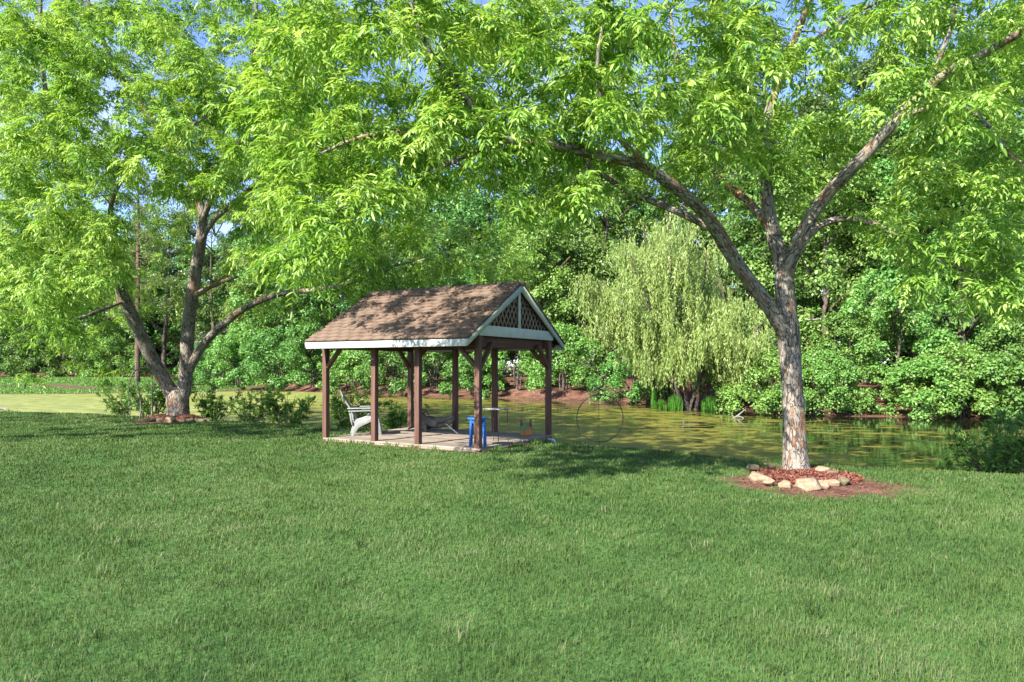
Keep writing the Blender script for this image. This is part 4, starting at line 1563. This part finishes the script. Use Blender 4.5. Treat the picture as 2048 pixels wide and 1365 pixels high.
def make_pine(seed, H, R, hb):
    rng = np.random.default_rng(seed)
    mbt, mbc = MB(), MB()
    lx, ly = rng.normal(0, .3, 2)
    tube(mbt, [(0, 0, -.4), (lx * .3, ly * .3, H * .35), (lx, ly, H * .7), (lx * 1.2, ly * 1.2, H)], [.24, .2, .13, .03], 9, 1.0, .1, seed % 40)
    B, D = [], []
    nb_ = 46
    for k in range(nb_):
        f = k / nb_
        z = hb + (H - hb) * f
        az = rng.uniform(0, 6.283)
        ln = R * (1 - f * .75) * rng.uniform(.5, 1.1)
        o = np.array([lx * f, ly * f, z])
        e = o + np.array([math.cos(az) * ln, math.sin(az) * ln, ln * rng.uniform(-.1, .35)])
        mdl = (o + e) / 2 + np.array([0, 0, -.08 * ln])
        tube(mbt, [o, mdl, e], [.045, .03, .012], 5, .5)
        m_ = int(10 + ln * 7)
        t_ = rng.uniform(.35, 1, m_)[:, None]
        pts_ = o + (e - o) * t_ + rng.normal(0, .22, (m_, 3)) * (.5 + t_)
        B.append(pts_)
        D.append(np.repeat((e - o)[None] / max(ln, .1), m_, 0))
    B, D = np.vstack(B), np.vstack(D)
    for k in range(16):
        d = nrmz(D * .5 + rng.normal(0, .8, B.shape) + np.array([0, 0, .25]))
        L = rng.uniform(.2, .36, len(B))
        leaf4(mbc, B + rng.normal(0, .03, B.shape), d, perp(d, rng), L, L * .07, np.clip(rng.normal(.5, .22, len(B)), 0, 1), .05)
    return mbt, mbc


def pine_proto(label, group, seed, H, R, hb):
    root = thing('pine_tree', label, 'tree', (0, 0, -50), 0, group)
    a, b = make_pine(seed, H, R, hb)
    a.build('trunk', M['pine_bark'], root, True)
    b.build('crown', M['needle'], root)
    return root


def gpos(px, Y, dz=0.0):
    X = (px - CX) / F * Y
    return np.array([X, Y, float(gz(np.array([X]), np.array([Y]))[0]) + dz])


GT = 'broadleaf trees of the wood behind the pond'
GS = 'bushes along the far bank of the pond'
GP = 'pines standing in the wood behind the pond'
protos = {
    'oakA': tree_proto('broadleaf_tree', '', 'tree', GT, 201, H=13.5, h0=2.2, R=3.9, nclump=120, nleaf=250, leaf=.15, flat=.65, cr=(.1, .3)),
    'oakB': tree_proto('broadleaf_tree', '', 'tree', GT, 202, H=15.0, h0=3.0, R=3.4, nclump=115, nleaf=250, leaf=.145, prof='round', flat=.6, leafm='holly_leaf', cr=(.1, .26)),
    'oakC': tree_proto('broadleaf_tree', '', 'tree', GT, 203, H=11.0, h0=1.2, R=3.6, nclump=115, nleaf=250, leaf=.145, flat=.7, cr=(.1, .28)),
    'oakD': tree_proto('broadleaf_tree', '', 'tree', GT, 204, H=9.0, h0=.8, R=3.0, nclump=100, nleaf=250, leaf=.13, prof='cone', flat=.65, leafm='elm_leaf', cr=(.1, .3)),
    'maple': tree_proto('young_tree', '', 'tree', GT, 205, H=5.6, h0=.5, R=2.7, nclump=85, nleaf=250, leaf=.13, flat=.75, cr=(.08, .26), leafm='elm_leaf', trunk_r=.07),
    'shrubA': tree_proto('bush', '', 'bush', GS, 206, H=2.6, h0=.15, R=1.9, nclump=60, nleaf=250, leaf=.098, prof='shrub', leafm='shrub_leaf', trunk_r=.03, stems=5, lean=.3, flat=.8, cr=(.08, .3)),
    'shrubB': tree_proto('bush', '', 'bush', GS, 207, H=3.4, h0=.1, R=1.8, nclump=65, nleaf=250, leaf=.098, prof='shrub', leafm='shrub_leaf', trunk_r=.03, stems=4, lean=.3, flat=.8, cr=(.08, .3)),
    'shrubC': tree_proto('bush', '', 'bush', GS, 208, H=1.7, h0=.05, R=1.7, nclump=48, nleaf=250, leaf=.095, prof='shrub', leafm='shrub_leaf', trunk_r=.025, stems=5, lean=.3, flat=.8, cr=(.08, .3)),
    'pineA': pine_proto('', GP, 211, 21, 3.4, 7.5),
    'pineB': pine_proto('', GP, 212, 24, 3.0, 11),
}
used = set()
rp = random.Random(5)


def place(kind, px, Y, sc, label, sz=None):
    root = protos[kind]
    if kind.startswith('shrub') and px > 600:
        Y = Y - 1.3
    loc = gpos(px, Y, -.05)
    big = 1.3 if kind.startswith('shrub') else (1.28 if kind.startswith('oak') else 1.0)
    sc *= big
    s = (sc * rp.uniform(.92, 1.08), sc * rp.uniform(.92, 1.08), sc * (sz or 1))
    rz = rp.uniform(0, 6.28)
    if kind in used:
        return dup(root, loc, rz, label, s)
    used.add(kind)
    root.location = tuple(float(c) for c in loc)
    root.rotation_euler = (0, 0, rz)
    root.scale = s
    root['label'] = label
    return root


TREES = [
    # kind, px, Y, scale, label
    ('oakB', 30, 92, 1.25, 'dark tree at the far left edge of the photo beyond the grassy spit'),
    ('oakA', 130, 90, 1.2, 'shady tree beyond the grassy spit, second from the left edge'),
    ('oakC', 215, 88, 1.25, 'low branched tree beyond the grassy spit, left of the olive pine'),
    ('oakA', 330, 82, 1.15, 'tree seen between the two main limbs of the forked left tree'),
    ('oakB', 430, 80, 1.15, 'tree behind the long low limb of the forked left tree'),
    ('oakD', 500, 70, 1.1, 'light green tree in front of the white house on the far bank'),
    ('oakC', 585, 68, 1.2, 'tree seen under the long low limb, left of the gazebo roof'),
    ('oakA', 680, 66, 1.15, 'tree rising behind the left end of the gazebo roof'),
    ('oakB', 770, 63, 1.15, 'tree rising behind the middle of the gazebo roof'),
    ('oakC', 870, 59, 1.15, 'dark tree behind the right half of the gazebo roof ridge'),
    ('oakA', 975, 57, 1.1, 'tall tree behind the peak of the gazebo gable'),
    ('oakD', 1075, 50, 1.15, 'tree on the bank just right of the gazebo gable'),
    ('oakB', 1120, 56, 1.1, 'tall dark tree in the gap between the gazebo and the willow'),
    ('oakC', 1210, 50, 1.1, 'tree hidden behind the left side of the willow'),
    ('oakA', 1330, 52, 1.1, 'tall tree directly behind the top of the willow'),
    ('oakB', 1450, 46, 1.1, 'tall tree behind the right shoulder of the willow'),
    ('oakD', 1510, 39, 1.05, 'mid height tree between the willow and the right trunk'),
    ('oakA', 1580, 44, 1.05, 'tall tree straight behind the right pecan trunk'),
    ('oakC', 1650, 37, 1.0, 'tree with pale bare twigs in front, just right of the right trunk'),
    ('oakB', 1730, 42, 1.05, 'tall tree behind the pale young tree on the right bank'),
    ('oakA', 1830, 39, 1.0, 'dark tree above the pale young tree on the right bank'),
    ('oakC', 1925, 35, 1.05, 'shady tree right of the pale young tree, over the low bushes'),
    ('oakA', 2010, 35, 1.05, 'dark tree at the right edge of the photo across the pond'),
    ('oakB', 2110, 34, 1.05, 'tall tree only partly in frame at the far right'),
    ('oakC', 1140, 62, 1.3, 'tree deep in the wood just left of the willow top'),
    ('maple', 1790, 31.3, 1.0, 'pale green young tree leaning over the pond on the right bank'),
    ('pineA', 275, 66, 1.0, 'olive pine with bare lower branches between the left tree limbs'),
    ('pineB', 560, 70, .95, 'pine behind the foliage left of the gazebo roof'),
    ('pineB', 942, 66, .95, 'slim pine with a bare trunk above the gazebo ridge'),
    ('pineA', 1062, 60, 1.0, 'pine with a straight trunk right above the gazebo gable'),
    ('pineA', 1400, 56, 1.0, 'pine behind the willow between two limbs of the right tree'),
    ('pineB', 1655, 50, 1.0, 'tall forked pine showing against blue sky at the upper right'),
    ('pineA', 1785, 52, 1.0, 'pine behind the long diagonal limb of the right tree'),
    ('pineB', 1900, 47, .95, 'pine deep in the wood above the drooping right limb'),
    ('shrubB', -20, 80, 1.5, 'dark bush at the far left edge behind the grassy spit'),
    ('shrubA', 70, 81, 1.5, 'dark bush behind the grassy spit, second from the left edge'),
    ('shrubB', 150, 80, 1.4, 'dark bush behind the grassy spit under the drooping spray of leaves'),
    ('shrubA', 235, 80, 1.4, 'dark bush behind the grassy spit just left of the forked trunk'),
    ('shrubA', 425, 65, 1.35, 'bush by the water right of the forked left trunk'),
    ('shrubB', 480, 63, 1.3, 'rounded bush under the white house on the far bank'),
    ('shrubA', 560, 59.5, 1.4, 'bright bush on the bank under the long low limb'),
    ('shrubB', 625, 58.5, 1.2, 'leafy bush just left of the front left gazebo post'),
    ('shrubC', 700, 55.5, 1.3, 'low bush seen through the left bay of the gazebo'),
    ('shrubA', 790, 52.5, 1.2, 'rounded pale bush seen through the middle of the gazebo'),
    ('shrubB', 870, 51, 1.1, 'bush seen between two rear posts of the gazebo'),
    ('shrubC', 945, 48.2, 1.15, 'low bush with dead sticks seen past the blue stool'),
    ('shrubB', 1035, 47.5, 1.15, 'wide bush seen through the open gable end of the gazebo'),
    ('shrubA', 1125, 45.5, 1.2, 'bush right of the rear corner post above the red bank'),
    ('shrubA', 1265, 39.0, .95, 'vivid green bush at the waterline left of the willow stems'),
    ('shrubB', 1350, 41.5, .9, 'bush half hidden behind the willow stems'),
    ('shrubC', 1480, 34.5, .9, 'small bush on the red bank right of the willow'),
    ('shrubA', 1545, 31.8, .85, 'bright bush touching the water just left of the right trunk'),
    ('shrubA', 1630, 30.6, .8, 'bright bush touching the water just right of the right trunk'),
    ('shrubB', 1690, 32.5, .9, 'wispy bush under the bare twigs on the right bank'),
    ('shrubC', 1845, 29.4, 1.0, 'low bush under the pale young tree on the right bank'),
    ('shrubA', 1915, 29.2, .85, 'spreading bush at the waterline right of the pale young tree'),
    ('shrubC', 1985, 28.7, 1.05, 'low spreading bush at the waterline near the right edge'),
    ('shrubB', 2060, 29.0, .9, 'bush at the waterline cut by the right edge of the photo'),
]
for row in TREES:
    place(*row)

# the deeper wood as one mass
wd, wt = MB(), MB()
rw = np.random.default_rng(77)
bases = [make_tree_meshes(300 + k, H, h0, R, ncl, 120, .26, prof=pf, flat=.5) for k, (H, h0, R, ncl, pf) in enumerate(((14, 1.0, 4.2, 85, 'round'), (12, .6, 4, 80, 'round'), (4.0, .1, 3.0, 45, 'shrub')))]
for k in range(150):
    px = rw.uniform(-350, 2500) if k < 115 else rw.uniform(-100, 700)
    y_f = np.interp(px, [0, 380, 640, 1000, 1300, 1700, 2048], [98, 92, 76, 64, 58, 48, 44])
    Y = y_f + rw.uniform(0, 22)
    q = 2 if k % 3 == 2 else k % 2
    t_, c_ = bases[q]
    a = rw.uniform(0, 6.28)
    sc = rw.uniform(1.15, 1.65)
    Rm = np.array([[math.cos(a), -math.sin(a), 0], [math.sin(a), math.cos(a), 0], [0, 0, 1]]) * sc
    base = gpos(px, Y)
    for src, dst in ((t_, wt), (c_, wd)):
        V = np.concatenate(src.V) @ Rm.T + base
        dst.add(V, np.concatenate(src.Q), np.concatenate(src.T) if src.T else None, tint=np.concatenate(src.tint), bco=np.concatenate(src.bco))
wo_ = wd.build('woodland', M['oak_leaf'])
tag(wo_, 'dense dark green wood filling the distance behind the bank trees', 'wood', kind='stuff')
tag(wt.build('woodland_trunks', M['dark_bark'], wo_, True), kind='stuff')

# ------------------------------------------------------------------ willow on the far bank
rw = np.random.default_rng(31)
wl_base = gpos(1388, 33.0)
wl = thing('willow_tree', 'pale yellow green weeping willow with many thin stems across the pond', 'tree', wl_base)
wl.scale = (1.1, 1.1, 1.2)
strands = []
for k, (dx, topz, lean) in enumerate([(-2.6, 7.4, -.8), (-1.8, 8.6, .3), (-1.0, 9.0, -.6), (-.3, 8.6, .5), (.7, 7.4, -.5), (-3.6, 6.3, .4), (1.6, 5.6, .2), (1.9, 4.4, -.4)]):
    s_ = MB()
    b0 = np.array([rw.normal(0, .2), rw.normal(0, .15), -.3])
    top = np.array([dx * 1.05 - .3, lean, topz - .5])
    pth = [b0, b0 + np.array([dx * .16, lean * .1, 1.2]), (b0 + top) / 2 + np.array([dx * .02, 0, .3]), top]
    c = tube(s_, pth, [.1, .085, .06, .02], 8, .3, .12, k + 2, wob=.2)
    s_.build('trunk', M['dark_bark'], wl, True)
    for q in range(30):
        f = rw.uniform(.42, 1)
        o = c[int(f * (len(c) - 1))]
        az = rw.uniform(0, 6.283)
        ln = rw.uniform(.9, 2.9) * (1.15 - .3 * f)
        e = o + np.array([math.cos(az) * ln, math.sin(az) * ln, ln * rw.uniform(.0, .35)])
        for u in range(19):
            strands.append((o + (e - o) * rw.uniform(.3, 1.05) + rw.normal(0, .16, 3), rw.uniform(.3, 1.35)))
B, D, Tn = [], [], []
for (p, ln) in strands:
    n = int(ln / .036)
    f = np.linspace(0, 1, n)[:, None]
    sway = rw.normal(0, .16, 3)
    pos = p + f * ln * np.array([0, 0, -1.0]) + sway * f * ln * np.array([1, 1, 0]) + np.array([0, 0, .25]) * f * (1 - f)
    B.append(pos + rw.normal(0, .025, (n, 3)))
    D.append(np.array([0, 0, -1.0]) + rw.normal(0, .38, (n, 3)))
    Tn.append(np.clip(rw.normal(.5, .15) + rw.normal(0, .15, n), 0, 1))
B, D, Tn = np.vstack(B), np.vstack(D), np.concatenate(Tn)
lowz = np.interp(B[:, 0], [-7, -5.5, -4, -2, -.6, .8, 2.2, 3.6], [4.6, 3.9, 3.1, 1.7, 2.0, 2.3, 1.4, 2.2]) + 1.3 * (vnoise(np.stack([B[:, 0] * 2.6, B[:, 1] * 2.6, 0 * B[:, 0]], -1), 71) - .5)
k = B[:, 2] > lowz
B, D, Tn = B[k], D[k], Tn[k]
mbw = MB()
L = rw.uniform(.10, .19, len(B))
leaf4(mbw, B, D, perp(nrmz(D), rw) + np.array([0, -.4, .3]), L, L * .13, Tn, .1)
mbw.build('crown', M['willow_leaf'], wl)
print('willow leaves', len(B))


def reed_clump(px, Y, n, h, spread, label, mat='reed', cat='reeds', name='reed_clump', group='reed clumps at the foot of the willow'):
    c = gpos(px, Y)
    x = rw.uniform(-1, 1, n) * spread * rw.random(n) ** .3
    y = rw.normal(0, spread * .5, n)
    mb_ = MB()
    f = rw.uniform(0, 6.283, n)
    d = np.stack([np.cos(f) * .25, np.sin(f) * .25, np.ones(n)], -1)
    L = h * rw.uniform(.5, 1.1, n) * np.exp(-(x / (spread * 2)) ** 2)
    leaf4(mb_, np.stack([x, y, 0 * x - .1], -1), d, np.stack([np.cos(f), np.sin(f), 0 * f], -1), L, .012 + 0 * L, rw.random(n), .2)
    o = mb_.build(name, M[mat], loc=(c[0], c[1], max(c[2], -.5)))
    return tag(o, label, cat, group)


reed_clump(1350, 32.6, 900, .85, .32, 'bright green reed clump just left of the willow stems')
reed_clump(1418, 32.4, 800, .8, .3, 'bright green reed clump just right of the willow stems')
reed_clump(1307, 34.2, 160, 1.3, .1, 'tall thin reed tuft standing apart, left of the willow')
reed_clump(1322, 33.8, 300, .6, .25, 'low reed tuft between the tall thin tuft and the willow')

# dead branch lying in the pond
fb = MB()
for pth, r_ in (([(1440, 838, 28.2), (1465, 838, 28), (1480, 828, 27.9), (1492, 818, 27.8)], [.05, .045, .03, .012]),
                ([(1462, 838, 28), (1478, 833, 27.7), (1492, 840, 27.5)], [.035, .025, .01]),
                ([(1470, 835, 28), (1485, 837, 28.2), (1500, 841, 28.3)], [.025, .018, .008]),
                ([(1468, 834, 28), (1462, 830, 28.1)], [.02, .008])):
    tube(fb, [P(*q) for q in pth], r_, 7, .1, .2, 4)
tag(fb.build('fallen_branch', M['grey_wood'], smooth_sh=True), 'bleached forked dead branch lying in the pond left of the right trunk', 'branch')
fb = MB()
tube(fb, [P(-30, 815, 26.2), P(5, 818, 26), P(18, 822, 25.7)], [.06, .05, .03], 8, .2, .2, 4)
tag(fb.build('fallen_branch', M['driftwood'], smooth_sh=True), 'grey stick lying on the shore at the left edge of the photo', 'branch')

# bare twiggy branches
def bare_branch(name, label, base, d0, L, depth, rng, r0, mat='grey_wood'):
    mb_ = MB()

    def rec(p, d, L, r, k):
        d = d / np.linalg.norm(d)
        m1 = p + d * L * .5 + rng.normal(0, .08 * L, 3)
        e = p + d * L + rng.normal(0, .1 * L, 3)
        tube(mb_, [p, m1, e], [r, r * .75, r * .5], 5, max(.1, L / 4))
        if k:
            for _ in range(3):
                f = rng.uniform(.3, 1)
                rec(p + (e - p) * f, d + rng.normal(0, .55, 3), L * rng.uniform(.45, .7), r * .5, k - 1)
    rec(np.array(base, float), np.array(d0, float), L, r0, depth)
    return tag(mb_.build(name, M[mat], smooth_sh=True), label, 'branch')


rb2 = np.random.default_rng(9)
bare_branch('bare_bough', 'pale leafless twiggy bough in front of the wood right of the right trunk', P(1610, 640, 35), (1, -.3, .35), 2.6, 4, rb2, .05)
bare_branch('bare_bough', 'tangle of grey dead twigs hanging in the wood above the pale young tree', P(1930, 600, 33), (-.3, -.3, -.6), 1.2, 4, rb2, .03)
bare_branch('dead_shrub', 'grey dead brush on the red bank right of the gazebo', gpos(1190, 43), (.1, -.2, 1), 1.6, 4, rb2, .04)
bare_branch('dead_shrub', 'grey dead brush at the waterline seen past the blue stool', gpos(945, 46.5), (.0, -.2, .7), 1.2, 4, rb2, .04)

# ------------------------------------------------------------------ feathery saplings at the near shore
def sapling(rng, H, nst, spread, leaf, nleaf):
    mt, mc = MB(), MB()
    B, D = [], []
    for k in range(nst):
        az = rng.uniform(0, 6.283)
        e = np.array([math.cos(az) * spread * rng.uniform(.3, 1), math.sin(az) * spread * rng.uniform(.3, 1), H * rng.uniform(.55, 1)])
        b0 = np.array([e[0] * .12, e[1] * .12, -.15])
        c = tube(mt, [b0, b0 + (e - b0) * .5 + np.array([0, 0, .12 * H]), e], [.012, .008, .003], 5, .12)
        for q in range(7):
            o = c[int(rng.uniform(.25, 1) * (len(c) - 1))]
            d = nrmz((e - b0) / H + rng.normal(0, .6, 3))
            ln = rng.uniform(.15, .4) * H * .5
            f = rng.random(nleaf)[:, None]
            B.append(o + d * ln * f + np.array([0, 0, -.45]) * ln * f * f)
            D.append(d + rng.normal(0, .55, (nleaf, 3)) + np.array([0, 0, -.15]))
    B, D = np.vstack(B), np.vstack(D)
    L = leaf * rng.uniform(.6, 1.3, len(B))
    leaf4(mc, B, D, perp(nrmz(D), rng) + np.array([0, 0, .6]), L, L * .1, rng.random(len(B)), .15)
    return mt, mc


GW_ = 'feathery willow saplings on the near shore'
rs_ = np.random.default_rng(14)
prot = []
for k in range(2):
    r_ = thing('willow_sapling', '', 'sapling', (0, 0, -50), 0, GW_)
    a, b = sapling(rs_, 1.5, 20, 1.2, .14, 20)
    a.build('stems', M['twig'], r_)
    b.build('foliage', M['weed'], r_)
    prot.append(r_)
us = set()
for (k, px, Y, sc, lab) in [
    (0, 1995, 12.4, 1.0, 'feathery dark green sapling in the water at the right edge'),
    (1, 2075, 11.6, .9, 'feathery sapling cut by the right edge, nearest the lawn'),
    (1, 1915, 13.0, .55, 'small feathery sapling left of the larger one at the right edge'),
    (0, 300, 22.3, 1.15, 'wispy sapling left of the forked left trunk'),
    (1, 245, 22.8, .7, 'small wispy sapling farthest left on the near shore'),
    (0, 425, 21.6, .9, 'wispy sapling right of the forked left trunk'),
    (1, 500, 20.8, .85, 'bushy wispy sapling halfway between left tree and gazebo'),
    (0, 575, 20.3, 1.0, 'wispy sapling left of the front left gazebo post'),
    (1, 700, 19.4, 1.1, 'wispy sapling behind the plastic chairs'),
    (0, 790, 18.7, .85, 'wispy sapling behind the driftwood stump')]:
    loc = gpos(px, Y)
    if k in us:
        dup(prot[k], loc, rs_.uniform(0, 6), lab, sc)
    else:
        us.add(k)
        prot[k].location = tuple(float(c) for c in loc)
        prot[k].scale = (sc,) * 3
        prot[k]['label'] = lab
# thin pale sapling stems left of the left tree
for k, (px, lab) in enumerate([(280, 'thin pale sapling stem farthest left of the forked trunk'), (303, 'thin pale sapling stem nearest the forked trunk')]):
    s_ = MB()
    b_ = P(px, 838, 20.6)
    tube(s_, [b_, b_ + np.array([.02, 0, .5]), b_ + np.array([-.08 + .1 * k, 0, 1.1]), b_ + np.array([-.15 + .2 * k, 0, 1.9])], [.022, .02, .015, .006], 7, .2)
    tag(s_.build('sapling_stem', M['grey_wood'], smooth_sh=True), lab, 'sapling')

# ------------------------------------------------------------------ houses glimpsed through the wood
def house(label, px, Y, w, d, h, rot):
    r = thing('house', label, 'house', gpos(px, Y), rot)
    b_ = MB()
    b_.box(-w / 2, w / 2, -d / 2, d / 2, -.5, h)
    b_.build('wall', M['wall_white'], r)
    rf = MB()
    o = .4
    v = [(-w / 2 - o, -d / 2 - o, h), (w / 2 + o, -d / 2 - o, h), (w / 2 + o, 0, h + d * .35), (-w / 2 - o, 0, h + d * .35), (-w / 2 - o, d / 2 + o, h), (w / 2 + o, d / 2 + o, h)]
    rf.add(v, [(0, 1, 2, 3), (3, 2, 5, 4), (0, 4, 5, 1)], [(0, 3, 4), (1, 5, 2)])
    rf.build('roof', M['roof_grey'], r)
    for x in np.linspace(-w / 2 + 1.2, w / 2 - 1.2, 4):
        q = MB()
        q.box(x - .5, x + .5, -d / 2 - .05, -d / 2 + .02, 1.0, 2.3)
        q.build('window', M['glass'], r)
    return r


house('white house glimpsed through the trees left of the gazebo', 495, 92, 11, 8, 3.2, .1)
house('white house glimpsed through the trees at the right edge', 2060, 52, 8, 7, 4.2, -.2)
house('white house glimpsed low beyond the spit at the left edge', 0, 110, 9, 7, 3.2, .05)
